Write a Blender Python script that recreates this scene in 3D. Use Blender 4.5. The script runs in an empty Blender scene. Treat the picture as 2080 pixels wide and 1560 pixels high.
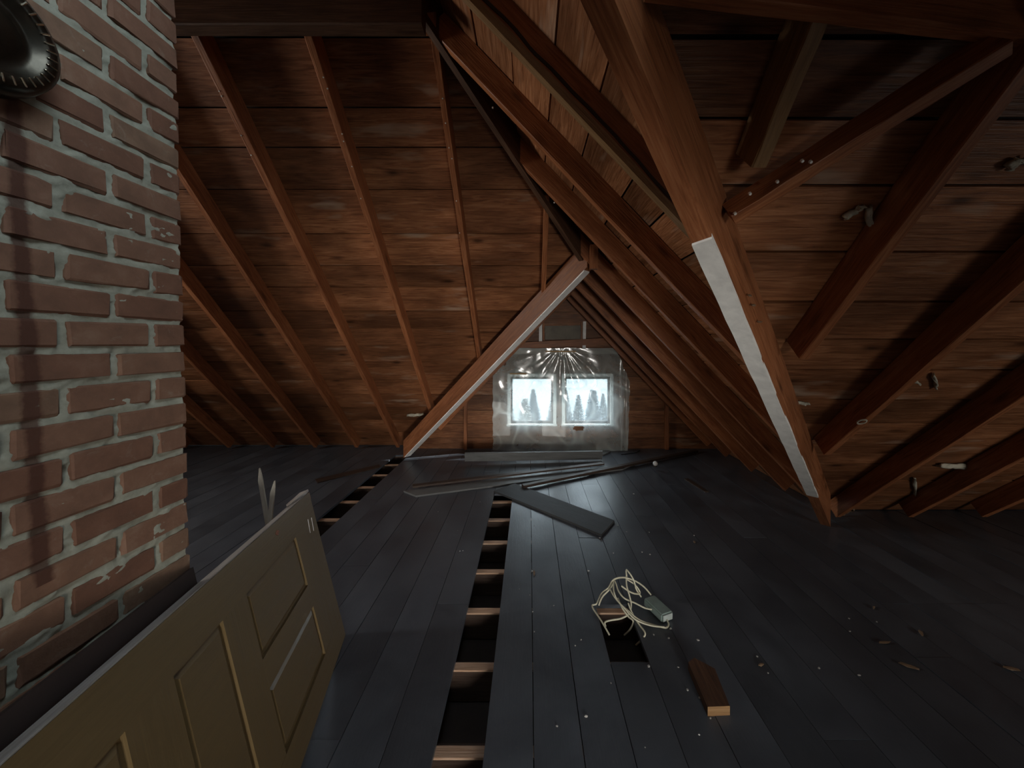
import bpy, bmesh, math, random
from mathutils import Vector, Matrix, noise
random.seed(7)
S = bpy.context.scene
COL = S.collection
R = math.radians

# ------------------------------------------------------------------ camera
F_PX, CU, CV, CAM_H = 750.0, 1075.0, 700.0, 1.676
cd = bpy.data.cameras.new('camera'); cam = bpy.data.objects.new('camera', cd); COL.objects.link(cam)
cam.location = (0, 0, CAM_H); cam.rotation_euler = (R(90), 0, 0)
cd.sensor_fit = 'HORIZONTAL'; cd.sensor_width = 36.0; cd.lens = F_PX / 2080 * 36
cd.shift_x = -(CU - 1040) / 2080; cd.shift_y = -(780 - CV) / 2080
cd.clip_start = 0.02; cd.clip_end = 800
S.camera = cam
# ------------------------------------------------------------------ sky, sun, exposure
W = bpy.data.worlds.new('overcast_sky'); S.world = W; W.use_nodes = True
bg = W.node_tree.nodes['Background']; bg.inputs['Color'].default_value = (0.76, 0.9, 1.0, 1); bg.inputs['Strength'].default_value = 5.8
sd = bpy.data.lights.new('sun', 'SUN'); sd.energy = 10.0; sd.angle = R(1.0); sd.color = (1.0, 0.97, 0.93)
sun = bpy.data.objects.new('sun', sd); COL.objects.link(sun)
sun.rotation_euler = Vector((-1.6, -0.5, -0.85)).to_track_quat('-Z', 'Y').to_euler()
S.view_settings.view_transform = 'Standard'; S.view_settings.look = 'None'; S.view_settings.gamma = 1.0
S.view_settings.use_curve_mapping = False; S.view_settings.exposure = 0.35
S.cycles.max_bounces = 5; S.cycles.diffuse_bounces = 3; S.cycles.glossy_bounces = 3; S.cycles.transparent_max_bounces = 8
# daylight at the left end window (x, y, z, width, height, watts) and a lamp added on the right back slope (x, y, width, length, watts)
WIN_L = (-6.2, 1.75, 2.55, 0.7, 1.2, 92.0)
LAMP_R = (4.3, -1.2, 0.9, 0.7, 40.0)
LAMP_B = (0.9, -2.48, 0.72, 0.9, 0.7, 17.0)          # fill lamp added behind the camera, with a made-up window frame: x, y, z, width, height, watts
def portal(name, loc, rot, sx, sy):
    l = bpy.data.lights.new(name, 'AREA'); l.shape = 'RECTANGLE'; l.size = sx; l.size_y = sy; l.cycles.is_portal = True
    o = bpy.data.objects.new(name, l); COL.objects.link(o); o.location = loc; o.rotation_euler = rot
    return o
portal('daylight_portal_front', (0.5, 6.12, 0.78), (R(-90), 0, 0), 1.75, 0.9)
def area_lamp(name, loc, rot, sx, sy, watts, spread=180):
    l = bpy.data.lights.new(name, 'AREA'); l.shape = 'RECTANGLE'; l.size = sx; l.size_y = sy; l.energy = watts; l.spread = R(spread); l.color = (1.0, 0.96, 0.9)
    o = bpy.data.objects.new(name, l); COL.objects.link(o); o.location = loc; o.rotation_euler = rot
area_lamp('daylight_end_window', (WIN_L[0] + 0.01, WIN_L[1], WIN_L[2]), (R(90), 0, R(-90)), WIN_L[3], WIN_L[4], WIN_L[5])
area_lamp('added_lamp_right', (LAMP_R[0], LAMP_R[1] + 0.01, 2.14 + LAMP_R[1] - 0.01), (R(45), 0, 0), LAMP_R[2], LAMP_R[3], LAMP_R[4])
area_lamp('fill_lamp_back', (LAMP_B[0], LAMP_B[1] + 0.045, LAMP_B[2]), (R(90), 0, R(15)), LAMP_B[3], LAMP_B[4], LAMP_B[5], 54)

# ------------------------------------------------------------------ pixel helpers (2080 x 1560 frame)
def ray(u, v): return (u - CU) / F_PX, (CV - v) / F_PX            # dx/dy, dz/dy
def at(u, v, y): a, b = ray(u, v); return Vector((a * y, y, CAM_H + b * y))
def onz(u, v, z=0.0): a, b = ray(u, v); return at(u, v, (z - CAM_H) / b)
def onp(u, v, pl, off=0.0):                                        # on a roof plane z = c + p*x + q*y (minus off)
    a, b = ray(u, v); c, p, q = pl
    return at(u, v, (c - off - CAM_H) / (b - p * a - q))
# roof planes, underside of the boarding
PL, PD, PE, PR = (6.13, 0, -1), (3.2, -1.05, 0), (1.99, 1.05, 0), (3.74, 0, -1)
PB, PRB = (3.73, 0, 1), (2.14, 0, 1)
def zz(pl, x, y): return pl[0] + pl[1] * x + pl[2] * y
def nout(pl): return Vector((-pl[1], -pl[2], 1)).normalized()

# ------------------------------------------------------------------ materials
def newmat(name):
    m = bpy.data.materials.new(name); m.use_nodes = True
    nt = m.node_tree; b = nt.nodes['Principled BSDF']
    return m, nt, b
def N(nt, t, **k):
    n = nt.nodes.new(t)
    for a, v in k.items(): setattr(n, a, v)
    return n
def ramp(nt, src, stops):
    r = N(nt, 'ShaderNodeValToRGB'); e = r.color_ramp.elements
    while len(e) < len(stops): e.new(0.5)
    for i, (p, c) in enumerate(stops):
        e[i].position = p; e[i].color = (*c, 1) if len(c) == 3 else c
    nt.links.new(src, r.inputs[0]); return r
def mixc(nt, fac, a, b, mode='MIX'):
    m = N(nt, 'ShaderNodeMix', data_type='RGBA', blend_type=mode)
    for s, x in ((0, fac), (6, a), (7, b)):
        if isinstance(x, (int, float)): m.inputs[s].default_value = x
        elif isinstance(x, tuple): m.inputs[s].default_value = (*x, 1)
        else: nt.links.new(x, m.inputs[s])
    return m.outputs[2]
def math_(nt, op, a, b=None):
    m = N(nt, 'ShaderNodeMath', operation=op)
    for i, x in enumerate((a, b)):
        if x is None: continue
        if isinstance(x, (int, float)): m.inputs[i].default_value = x
        else: nt.links.new(x, m.inputs[i])
    return m.outputs[0]
def coords(nt, sc):
    tc = N(nt, 'ShaderNodeTexCoord'); oi = N(nt, 'ShaderNodeObjectInfo')
    v = N(nt, 'ShaderNodeVectorMath', operation='SCALE'); v.inputs[0].default_value = (37.1, 19.3, 53.7)
    nt.links.new(oi.outputs['Random'], v.inputs['Scale'])
    ad = N(nt, 'ShaderNodeVectorMath', operation='ADD'); nt.links.new(tc.outputs['Object'], ad.inputs[0]); nt.links.new(v.outputs[0], ad.inputs[1])
    return ad.outputs[0], oi.outputs['Random']
def mapped(nt, vec, sc):
    mp = N(nt, 'ShaderNodeMapping'); mp.inputs['Scale'].default_value = sc; nt.links.new(vec, mp.inputs['Vector']); return mp.outputs[0]
def noise_(nt, vec, scale, detail=6, rough=0.6, dist=0.0):
    n = N(nt, 'ShaderNodeTexNoise'); n.inputs['Scale'].default_value = scale; n.inputs['Detail'].default_value = detail
    n.inputs['Roughness'].default_value = rough; n.inputs['Distortion'].default_value = dist; nt.links.new(vec, n.inputs['Vector'])
    return n.outputs['Fac']
def wood(name, dark, mid, light, rough=0.5, knots=0.6, stain=0.55, vary=0.35, bump=0.25, weather=None):
    """grain runs along the object's local x"""
    m, nt, b = newmat(name)
    vec, rnd = coords(nt, 1)
    g = noise_(nt, mapped(nt, vec, (0.7, 9, 9)), 5.0, 4, 0.65, 1.2)
    g2 = noise_(nt, mapped(nt, vec, (1.2, 40, 40)), 4.0, 2, 0.6, 0.0)
    gr = math_(nt, 'ADD', math_(nt, 'MULTIPLY', g, 0.75), math_(nt, 'MULTIPLY', g2, 0.25))
    c = ramp(nt, gr, [(0.28, dark), (0.5, mid), (0.72, light)]).outputs[0]
    vo = N(nt, 'ShaderNodeTexVoronoi', feature='F1'); vo.inputs['Scale'].default_value = 1.0
    nt.links.new(mapped(nt, vec, (1.9, 5.5, 5.5)), vo.inputs['Vector'])
    kn = ramp(nt, vo.outputs['Distance'], [(0.05, (1, 1, 1)), (0.13, (0.35, 0.35, 0.35)), (0.2, (0, 0, 0))]).outputs[0]
    c = mixc(nt, math_(nt, 'MULTIPLY', kn, knots), c, tuple(x * 0.35 for x in dark))
    st = noise_(nt, mapped(nt, vec, (0.9, 2.2, 2.2)), 1.3, 3, 0.55, 0.0)
    sr = ramp(nt, st, [(0.36, (0, 0, 0)), (0.62, (1, 1, 1))]).outputs[0]
    c = mixc(nt, math_(nt, 'MULTIPLY', sr, stain), c, tuple(x * 0.55 for x in dark))
    if weather:
        wn = noise_(nt, mapped(nt, vec, (0.8, 3.5, 3.5)), 1.7, 3, 0.6, 0.0)
        wr = ramp(nt, wn, [(0.6, (0, 0, 0)), (0.75, (1, 1, 1))]).outputs[0]
        c = mixc(nt, math_(nt, 'MULTIPLY', wr, 0.55), c, weather)
    k = math_(nt, 'ADD', math_(nt, 'MULTIPLY', rnd, 2 * vary), 1 - vary)
    h = N(nt, 'ShaderNodeHueSaturation'); nt.links.new(c, h.inputs['Color']); nt.links.new(k, h.inputs['Value'])
    nt.links.new(h.outputs[0], b.inputs['Base Color']); b.inputs['Specular IOR Level'].default_value = 0.22
    rr = math_(nt, 'ADD', math_(nt, 'MULTIPLY', g, 0.3), rough - 0.15); nt.links.new(rr, b.inputs['Roughness'])
    bp = N(nt, 'ShaderNodeBump'); bp.inputs['Strength'].default_value = bump; bp.inputs['Distance'].default_value = 0.01
    nt.links.new(g2, bp.inputs['Height']); nt.links.new(bp.outputs[0], b.inputs['Normal'])
    return m
def plain(name, col, rough=0.5, metal=0.0, var=0.25, scale=9, bump=0.1, col2=None):
    m, nt, b = newmat(name); vec, rnd = coords(nt, 1)
    n = noise_(nt, vec, scale, 6, 0.6, 0.3)
    c = ramp(nt, n, [(0.3, tuple(x * (1 - var) for x in col)), (0.7, col2 or tuple(min(1, x * (1 + var)) for x in col))])
    nt.links.new(c.outputs[0], b.inputs['Base Color']); b.inputs['Roughness'].default_value = rough; b.inputs['Metallic'].default_value = metal
    bp = N(nt, 'ShaderNodeBump'); bp.inputs['Strength'].default_value = bump; bp.inputs['Distance'].default_value = 0.005
    nt.links.new(n, bp.inputs['Height']); nt.links.new(bp.outputs[0], b.inputs['Normal'])
    return m
M = {}
M['sheath'] = wood('aged_sheathing', (0.085, 0.03, 0.013), (0.29, 0.118, 0.051), (0.46, 0.22, 0.108), 0.42, 0.85, 0.62, 0.34, 0.3, (0.44, 0.33, 0.24))
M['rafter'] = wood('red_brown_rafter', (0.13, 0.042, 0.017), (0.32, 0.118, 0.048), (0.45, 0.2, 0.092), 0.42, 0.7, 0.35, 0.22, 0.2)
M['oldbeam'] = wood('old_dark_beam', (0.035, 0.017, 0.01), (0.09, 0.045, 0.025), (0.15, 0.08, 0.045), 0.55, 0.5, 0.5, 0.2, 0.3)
M['pale'] = wood('pale_sapwood', (0.3, 0.17, 0.07), (0.46, 0.3, 0.14), (0.6, 0.42, 0.22), 0.5, 0.3, 0.2, 0.1, 0.2)
M['sapwood'] = wood('tan_sapwood', (0.16, 0.085, 0.036), (0.27, 0.155, 0.07), (0.38, 0.235, 0.115), 0.5, 0.4, 0.4, 0.1, 0.2)
M['greylath'] = wood('weathered_lath', (0.28, 0.25, 0.2), (0.42, 0.39, 0.33), (0.55, 0.52, 0.45), 0.6, 0.1, 0.2, 0.05, 0.2)
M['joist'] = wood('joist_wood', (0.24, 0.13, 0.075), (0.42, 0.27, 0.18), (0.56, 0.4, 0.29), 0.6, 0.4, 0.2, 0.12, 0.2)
M['crack'] = plain('split_crack', (0.018, 0.008, 0.006), 0.8)  # also colours the added strip of shade behind the door
M['white'] = plain('white_paint', (0.82, 0.81, 0.77), 0.55, 0, 0.12, 14, 0.15)
M['nail'] = plain('nail_steel', (0.75, 0.72, 0.66), 0.3, 0.3)
M['steel'] = plain('dark_flue_metal', (0.05, 0.045, 0.035), 0.28, 0.9, 0.4, 20)
M['glint'] = plain('bright_flue_rib', (0.55, 0.5, 0.38), 0.25, 1.0, 0.2, 20)
M['deck'] = plain('roof_underlay', (0.012, 0.008, 0.006), 0.9)
M['lath'] = plain('dark_plaster_lath', (0.03, 0.022, 0.018), 0.9)
M['plaster'] = plain('plaster_crumb', (0.36, 0.35, 0.33), 0.8, 0, 0.3, 30)
M['chipwood'] = plain('wood_chip', (0.17, 0.11, 0.065), 0.7, 0, 0.3, 30)
M['fibre'] = plain('pale_insulation', (0.45, 0.42, 0.33), 0.9, 0, 0.3, 20)
M['cream'] = plain('cream_cord', (0.5, 0.48, 0.36), 0.4, 0, 0.1, 20)
M['adapter'] = plain('grey_green_plastic', (0.2, 0.26, 0.24), 0.4, 0, 0.12, 15)
M['paperdark'] = plain('tar_paper', (0.035, 0.035, 0.04), 0.7, 0, 0.3, 10)
M['patch'] = plain('grey_patch_board', (0.16, 0.14, 0.11), 0.7, 0, 0.3, 4)
M['greyboard'] = wood('grey_painted_board', (0.09, 0.092, 0.09), (0.13, 0.132, 0.13), (0.17, 0.172, 0.168), 0.45, 0.2, 0.3, 0.15, 0.15)
M['floorboard'] = wood('dull_grey_board', (0.03, 0.031, 0.032), (0.045, 0.046, 0.047), (0.062, 0.062, 0.062), 0.62, 0.2, 0.3, 0.1, 0.15)
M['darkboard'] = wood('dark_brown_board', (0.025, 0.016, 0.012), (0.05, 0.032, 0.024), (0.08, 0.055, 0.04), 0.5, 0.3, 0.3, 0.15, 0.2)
M['doorpaint'] = wood('tan_door_paint', (0.1, 0.067, 0.029), (0.12, 0.08, 0.035), (0.138, 0.093, 0.041), 0.38, 0.0, 0.12, 0.0, 0.06)
M['dooredge'] = wood('pale_door_edge', (0.2, 0.17, 0.15), (0.36, 0.33, 0.3), (0.5, 0.48, 0.45), 0.5, 0.1, 0.3, 0.05, 0.2)
M['redend'] = wood('red_door_end', (0.16, 0.05, 0.03), (0.28, 0.1, 0.05), (0.38, 0.16, 0.08), 0.5, 0.1, 0.3, 0.05, 0.2)
M['trunk'] = plain('bark', (0.09, 0.06, 0.04), 0.9)
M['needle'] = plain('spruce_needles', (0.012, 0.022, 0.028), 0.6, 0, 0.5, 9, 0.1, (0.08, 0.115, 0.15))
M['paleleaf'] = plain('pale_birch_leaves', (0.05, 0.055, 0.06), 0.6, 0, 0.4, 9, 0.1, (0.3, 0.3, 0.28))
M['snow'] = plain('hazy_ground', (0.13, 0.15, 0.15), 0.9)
def floor_mat():
    m, nt, b = newmat('slate_floor_paint'); vec, rnd = coords(nt, 1)
    n1 = noise_(nt, vec, 2.2, 6, 0.6, 0.4); n2 = noise_(nt, mapped(nt, vec, (1.5, 14, 14)), 6, 5, 0.6)
    c = ramp(nt, n1, [(0.3, (0.038, 0.045, 0.055)), (0.7, (0.074, 0.085, 0.1))]).outputs[0]
    w = noise_(nt, vec, 34, 3, 0.7); wr = ramp(nt, w, [(0.66, (0, 0, 0)), (0.76, (1, 1, 1))]).outputs[0]
    c = mixc(nt, math_(nt, 'MULTIPLY', wr, 0.3), c, (0.12, 0.11, 0.1))
    k = math_(nt, 'ADD', math_(nt, 'MULTIPLY', rnd, 0.3), 0.85)
    h = N(nt, 'ShaderNodeHueSaturation'); nt.links.new(c, h.inputs['Color']); nt.links.new(k, h.inputs['Value']); nt.links.new(h.outputs[0], b.inputs['Base Color'])
    nt.links.new(math_(nt, 'ADD', math_(nt, 'MULTIPLY', n1, 0.32), 0.2), b.inputs['Roughness'])
    bp = N(nt, 'ShaderNodeBump'); bp.inputs['Strength'].default_value = 0.12; bp.inputs['Distance'].default_value = 0.01
    nt.links.new(math_(nt, 'ADD', n2, n1), bp.inputs['Height']); nt.links.new(bp.outputs[0], b.inputs['Normal'])
    return m
M['floor'] = floor_mat()
CH_X, CH_Y0, CH_Y1, COURSE = -1.107, 0.30, 1.2, 0.0816
def stain_mask(nt):
    """a rust run on the chimney face: a narrow vertical streak with ragged sides, in world metres"""
    ge = N(nt, 'ShaderNodeNewGeometry'); sx = N(nt, 'ShaderNodeSeparateXYZ'); nt.links.new(ge.outputs['Position'], sx.inputs[0])
    n = noise_(nt, ge.outputs['Position'], 9, 5, 0.7); n2 = noise_(nt, ge.outputs['Position'], 60, 3, 0.6)
    cy = math_(nt, 'ADD', math_(nt, 'MULTIPLY', sx.outputs[2], -0.028), 0.872)
    d = math_(nt, 'ABSOLUTE', math_(nt, 'SUBTRACT', sx.outputs[1], cy))
    d = math_(nt, 'SUBTRACT', d, math_(nt, 'MULTIPLY', math_(nt, 'SUBTRACT', n, 0.5), 0.03))
    d = math_(nt, 'ADD', d, math_(nt, 'MULTIPLY', math_(nt, 'SUBTRACT', n2, 0.5), 0.01))
    mask = ramp(nt, math_(nt, 'MULTIPLY', d, 10), [(0.1, (1, 1, 1)), (0.2, (0, 0, 0))]).outputs[0]
    lo = math_(nt, 'GREATER_THAN', sx.outputs[2], 1.13)
    return math_(nt, 'MULTIPLY', mask, lo)
def brick_mat():
    m, nt, b = newmat('old_red_brick'); vec, rnd = coords(nt, 1)
    n1 = noise_(nt, vec, 14, 6, 0.65, 0.3); n2 = noise_(nt, vec, 90, 4, 0.6)
    c = ramp(nt, n1, [(0.3, (0.12, 0.06, 0.036)), (0.55, (0.165, 0.083, 0.05)), (0.75, (0.2, 0.115, 0.075))]).outputs[0]
    tone = ramp(nt, rnd, [(0.0, (0.82, 0.72, 0.68)), (0.5, (1, 1, 1)), (0.9, (1.1, 1.12, 1.1)), (1.0, (1.05, 1.3, 1.35))]).outputs[0]
    c = mixc(nt, 1.0, c, tone, 'MULTIPLY')
    dn = noise_(nt, vec, 22, 5, 0.7, 0.6); dr = ramp(nt, dn, [(0.6, (0, 0, 0)), (0.72, (1, 1, 1))]).outputs[0]
    c = mixc(nt, math_(nt, 'MULTIPLY', dr, 0.3), c, (0.25, 0.21, 0.16))
    c = mixc(nt, math_(nt, 'MULTIPLY', stain_mask(nt), 0.85), c, (0.05, 0.014, 0.006))
    nt.links.new(c, b.inputs['Base Color']); b.inputs['Roughness'].default_value = 0.85
    bp = N(nt, 'ShaderNodeBump'); bp.inputs['Strength'].default_value = 0.35; bp.inputs['Distance'].default_value = 0.004
    nt.links.new(math_(nt, 'ADD', n1, n2), bp.inputs['Height']); nt.links.new(bp.outputs[0], b.inputs['Normal'])
    return m
M['brick'] = brick_mat()
def mortar_mat():
    m, nt, b = newmat('lime_mortar'); vec, rnd = coords(nt, 1)
    n1 = noise_(nt, vec, 30, 6, 0.7)
    c = ramp(nt, n1, [(0.3, (0.2, 0.2, 0.155)), (0.7, (0.31, 0.312, 0.25))]).outputs[0]
    c = mixc(nt, math_(nt, 'MULTIPLY', stain_mask(nt), 0.85), c, (0.05, 0.014, 0.006))
    nt.links.new(c, b.inputs['Base Color']); b.inputs['Roughness'].default_value = 0.95
    bp = N(nt, 'ShaderNodeBump'); bp.inputs['Strength'].default_value = 0.5; bp.inputs['Distance'].default_value = 0.004
    nt.links.new(n1, bp.inputs['Height']); nt.links.new(bp.outputs[0], b.inputs['Normal'])
    return m
M['mortar'] = mortar_mat()
def plastic_mat():
    m, nt, b = newmat('clear_poly_sheet'); nt.nodes.remove(b); out = nt.nodes['Material Output']
    vec, rnd = coords(nt, 1)
    tr = N(nt, 'ShaderNodeBsdfTransparent'); tr.inputs[0].default_value = (0.93, 0.96, 0.96, 1)
    tl = N(nt, 'ShaderNodeBsdfTranslucent'); tl.inputs[0].default_value = (0.8, 0.84, 0.82, 1)
    df = N(nt, 'ShaderNodeBsdfDiffuse'); df.inputs[0].default_value = (0.72, 0.84, 0.8, 1)
    gl = N(nt, 'ShaderNodeBsdfGlossy'); gl.inputs['Roughness'].default_value = 0.16; gl.inputs[0].default_value = (1, 1, 1, 1)
    a1 = N(nt, 'ShaderNodeMixShader'); a1.inputs[0].default_value = 0.62; nt.links.new(tl.outputs[0], a1.inputs[1]); nt.links.new(df.outputs[0], a1.inputs[2])
    n = noise_(nt, vec, 7, 5, 0.6, 0.8)
    an = N(nt, 'ShaderNodeAttribute', attribute_name='crease'); mk = math_(nt, 'ADD', math_(nt, 'MULTIPLY', n, 0.16), math_(nt, 'ADD', math_(nt, 'MULTIPLY', an.outputs['Fac'], 0.38), 0.22))
    a2 = N(nt, 'ShaderNodeMixShader'); nt.links.new(mk, a2.inputs[0]); nt.links.new(tr.outputs[0], a2.inputs[1]); nt.links.new(a1.outputs[0], a2.inputs[2])
    fr = N(nt, 'ShaderNodeFresnel'); fr.inputs[0].default_value = 1.5
    a3 = N(nt, 'ShaderNodeMixShader'); nt.links.new(math_(nt, 'MINIMUM', math_(nt, 'MULTIPLY', fr.outputs[0], 1.2), 0.3), a3.inputs[0]); nt.links.new(a2.outputs[0], a3.inputs[1]); nt.links.new(gl.outputs[0], a3.inputs[2])
    nt.links.new(a3.outputs[0], out.inputs[0]); return m
M['plastic'] = plastic_mat()
def glass_mat():
    m, nt, b = newmat('window_glass'); nt.nodes.remove(b); out = nt.nodes['Material Output']
    tr = N(nt, 'ShaderNodeBsdfTransparent'); gl = N(nt, 'ShaderNodeBsdfGlossy'); gl.inputs['Roughness'].default_value = 0.03
    mx = N(nt, 'ShaderNodeMixShader'); mx.inputs[0].default_value = 0.06
    nt.links.new(tr.outputs[0], mx.inputs[1]); nt.links.new(gl.outputs[0], mx.inputs[2]); nt.links.new(mx.outputs[0], out.inputs[0]); return m
M['glass'] = glass_mat()

# ------------------------------------------------------------------ object helpers
def tag(o, label=None, cat=None, group=None, kind=None):
    if label: o['label'] = label
    if cat: o['category'] = cat
    if group: o['group'] = group
    if kind: o['kind'] = kind
    return o
def setparent(o, p):
    o.parent = p; o.matrix_parent_inverse = p.matrix_world.inverted()
def link(name, me, mat, mw=None, parent=None):
    o = bpy.data.objects.new(name, me); COL.objects.link(o)
    if mat and not me.materials: me.materials.append(M[mat] if isinstance(mat, str) else mat)
    if mw is not None: o.matrix_world = mw
    if parent:
        o.parent = parent; o.matrix_parent_inverse = PINV.get(parent.name, Matrix.Identity(4))
    return o
PINV = {}
def empty(name, loc=(0, 0, 0), kind=None):
    o = bpy.data.objects.new(name, None); COL.objects.link(o); o.location = loc; o.empty_display_size = 0.1
    PINV[o.name] = Matrix.Translation(loc).inverted()
    if kind: o['kind'] = kind
    return o
def regparent(o): PINV[o.name] = o.matrix_basis.inverted(); return o
def mesh(name, verts, faces, smooth=False):
    me = bpy.data.meshes.new(name); me.from_pydata([tuple(v) for v in verts], [], faces); me.update()
    if smooth:
        for p in me.polygons: p.use_smooth = True
    return me
def fix(me):
    bm = bmesh.new(); bm.from_mesh(me); bmesh.ops.recalc_face_normals(bm, faces=bm.faces); bm.to_mesh(me); bm.free(); return me
def basis(o, x, z):
    x = Vector(x).normalized(); z = Vector(z); z = (z - x * z.dot(x)).normalized(); y = z.cross(x)
    return Matrix(((x.x, y.x, z.x, o[0]), (x.y, y.y, z.y, o[1]), (x.z, y.z, z.z, o[2]), (0, 0, 0, 1)))
def prism(name, pts, n, thick, xdir, mat, parent=None):
    """flat polygon pts (world) thickened along n; local x = xdir"""
    c = sum((Vector(p) for p in pts), Vector()) / len(pts)
    mw = basis(c, xdir, n); inv = mw.inverted()
    lo = [inv @ Vector(p) for p in pts]; k = len(lo)
    vs = lo + [p + Vector((0, 0, thick)) for p in lo]
    fs = [tuple(range(k)), tuple(range(2 * k - 1, k - 1, -1))] + [(i, (i + 1) % k, k + (i + 1) % k, k + i) for i in range(k)]
    return link(name, fix(mesh(name, vs, fs)), mat, mw, parent)
def beam(name, p0, p1, w, d, nrm, mat, parent=None, seg=8, jit=0.002, bow=0.0):
    """timber whose top face centre runs p0 -> p1; it hangs d along nrm; local x along it"""
    p0, p1 = Vector(p0), Vector(p1); L = (p1 - p0).length; c = (p0 + p1) / 2
    mw = basis(c, p1 - p0, -Vector(nrm)); vs = []; fs = []
    for i in range(seg + 1):
        t = i / seg; x = (t - 0.5) * L; b = bow * math.sin(t * math.pi)
        e = lambda: random.uniform(-jit, jit)
        ch = min(w, d) * 0.08
        vs += [(x, -w / 2 + e(), b), (x, w / 2 + e(), b), (x, w / 2 + e(), -d + ch + b + e()), (x, w / 2 - ch, -d + b + e()), (x, -w / 2 + ch, -d + b + e()), (x, -w / 2 + e(), -d + ch + b + e())]
    for i in range(seg):
        for j in range(6):
            a = i * 6 + j; a2 = i * 6 + (j + 1) % 6; fs.append((a, a2, a2 + 6, a + 6))
    fs += [tuple(range(6)), tuple(range(seg * 6 + 5, seg * 6 - 1, -1))]
    return link(name, fix(mesh(name, vs, fs)), mat, mw, parent)
def vbeam(name, b0, b1, w, h, mat, parent=None):
    """plank on edge with plumb-cut ends; bottom centre line b0 -> b1, height h straight up"""
    b0, b1 = Vector(b0), Vector(b1); d = b1 - b0; side = Vector((d.y, -d.x, 0)).normalized() * (w / 2)
    pts = [b0 - side, b1 - side, b1 - side + Vector((0, 0, h)), b0 - side + Vector((0, 0, h))]
    return prism(name, pts, side, w, d, mat, parent)
def box(name, x0, x1, y0, y1, z0, z1, mat, parent=None, xdir=(1, 0, 0)):
    return prism(name, [(x0, y0, z0), (x1, y0, z0), (x1, y1, z0), (x0, y1, z0)], (0, 0, 1), z1 - z0, xdir, mat, parent)
def clip(poly, a, b, c):
    """keep plan points with a*x + b*y <= c"""
    out = []
    for i in range(len(poly)):
        p, q = poly[i], poly[(i + 1) % len(poly)]
        fp, fq = a * p[0] + b * p[1] - c, a * q[0] + b * q[1] - c
        if fp <= 0: out.append(p)
        if (fp < 0 < fq) or (fq < 0 < fp):
            t = fp / (fp - fq); out.append((p[0] + t * (q[0] - p[0]), p[1] + t * (q[1] - p[1])))
    return out
def rect(x0, x1, y0, y1): return [(x0, y0), (x1, y0), (x1, y1), (x0, y1)]
def area(p): return abs(sum(p[i][0] * p[(i + 1) % len(p)][1] - p[(i + 1) % len(p)][0] * p[i][1] for i in range(len(p)))) / 2 if len(p) > 2 else 0
def lift(pl, poly, off=0.0):
    n = nout(pl); return [Vector((x, y, zz(pl, x, y))) + n * off for x, y in poly]
def tube(name, pts, r, mat, parent=None, res=8, sub=8, loc=None):
    P = [Vector(p) for p in pts]; path = []
    for i in range(len(P) - 1):
        a, b, c, d = P[max(i - 1, 0)], P[i], P[i + 1], P[min(i + 2, len(P) - 1)]
        for k in range(sub):
            t = k / sub
            path.append(0.5 * ((2 * b) + (c - a) * t + (2 * a - 5 * b + 4 * c - d) * t * t + (3 * b - a - 3 * c + d) * t ** 3))
    path.append(P[-1]); o = path[0]; vs = []; fs = []; up = Vector((0.3, 0.2, 1))
    for i, p in enumerate(path):
        t = (path[min(i + 1, len(path) - 1)] - path[max(i - 1, 0)]).normalized()
        s = t.cross(up).normalized(); u2 = s.cross(t)
        for j in range(res):
            a = 2 * math.pi * j / res; vs.append(p - o + (s * math.cos(a) + u2 * math.sin(a)) * r)
    for i in range(len(path) - 1):
        for j in range(res): fs.append((i * res + j, i * res + (j + 1) % res, (i + 1) * res + (j + 1) % res, (i + 1) * res + j))
    fs += [tuple(range(res - 1, -1, -1)), tuple(range((len(path) - 1) * res, len(path) * res))]
    return link(name, mesh(name, vs, fs, True), mat, Matrix.Translation(o), parent)

# ------------------------------------------------------------------ roof boarding
BT = 0.022
def boarded(root, label, pl, strips, axis, regions):
    c = empty(root, (0, 0, 0), 'structure'); c['label'] = label
    for a, b in strips:
        for rg in regions:
            g = random.uniform(0.003, 0.006)
            poly = rect(a + g, b - g, -4, 7) if axis == 'y' else rect(-6.2, 6.2, a + g, b - g)
            for h in rg: poly = clip(poly, *h)
            if area(poly) < 0.012: continue
            # long boards are butt-jointed over a rafter
            cuts = [poly]
            if axis == 'x':
                xs = [p[0] for p in poly]
                if max(xs) - min(xs) > 3.4:
                    k = random.choice([-1.39, -2.1, -2.75] if pl is PL else [2.15, 2.93, 3.6])
                    cuts = [clip(poly, 1, 0, k - 0.002), clip(poly, -1, 0, -k - 0.002)]
            else:
                ys = [p[1] for p in poly]
                if max(ys) - min(ys) > 2.6:
                    k = random.choice([2.85, 3.42, 4.0]); cuts = [clip(poly, 0, 1, k - 0.002), clip(poly, 0, -1, -k - 0.002)]
            for q in cuts:
                if area(q) < 0.004: continue
                prism('sheathing_board', lift(pl, q, random.uniform(0, 0.006)), nout(pl), BT, (1, 0, 0) if axis == 'x' else (0, 1, 0), 'sheath', c)
    return c
def pairs(l): return list(zip(l[:-1], l[1:]))
yl = [1.2, 1.5, 1.8, 2.12, 2.43, 2.714, 2.904, 3.137, 3.426, 3.67, 3.855, 4.083, 4.266, 4.472, 4.673, 4.93, 5.15, 5.37, 5.6, 5.85, 6.13]
boarded('ceiling_left', 'brown boarded roof slope left of the gable window', PL, pairs(yl), 'x', [[(1.05, -1, -2.93), (1.05, 1, 4.14)]])
yr = [0.8, 0.97, 1.127, 1.281, 1.444, 1.651, 1.849, 2.037, 2.218, 2.426, 2.63, 2.83, 3.05, 3.27, 3.5, 3.74]
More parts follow.
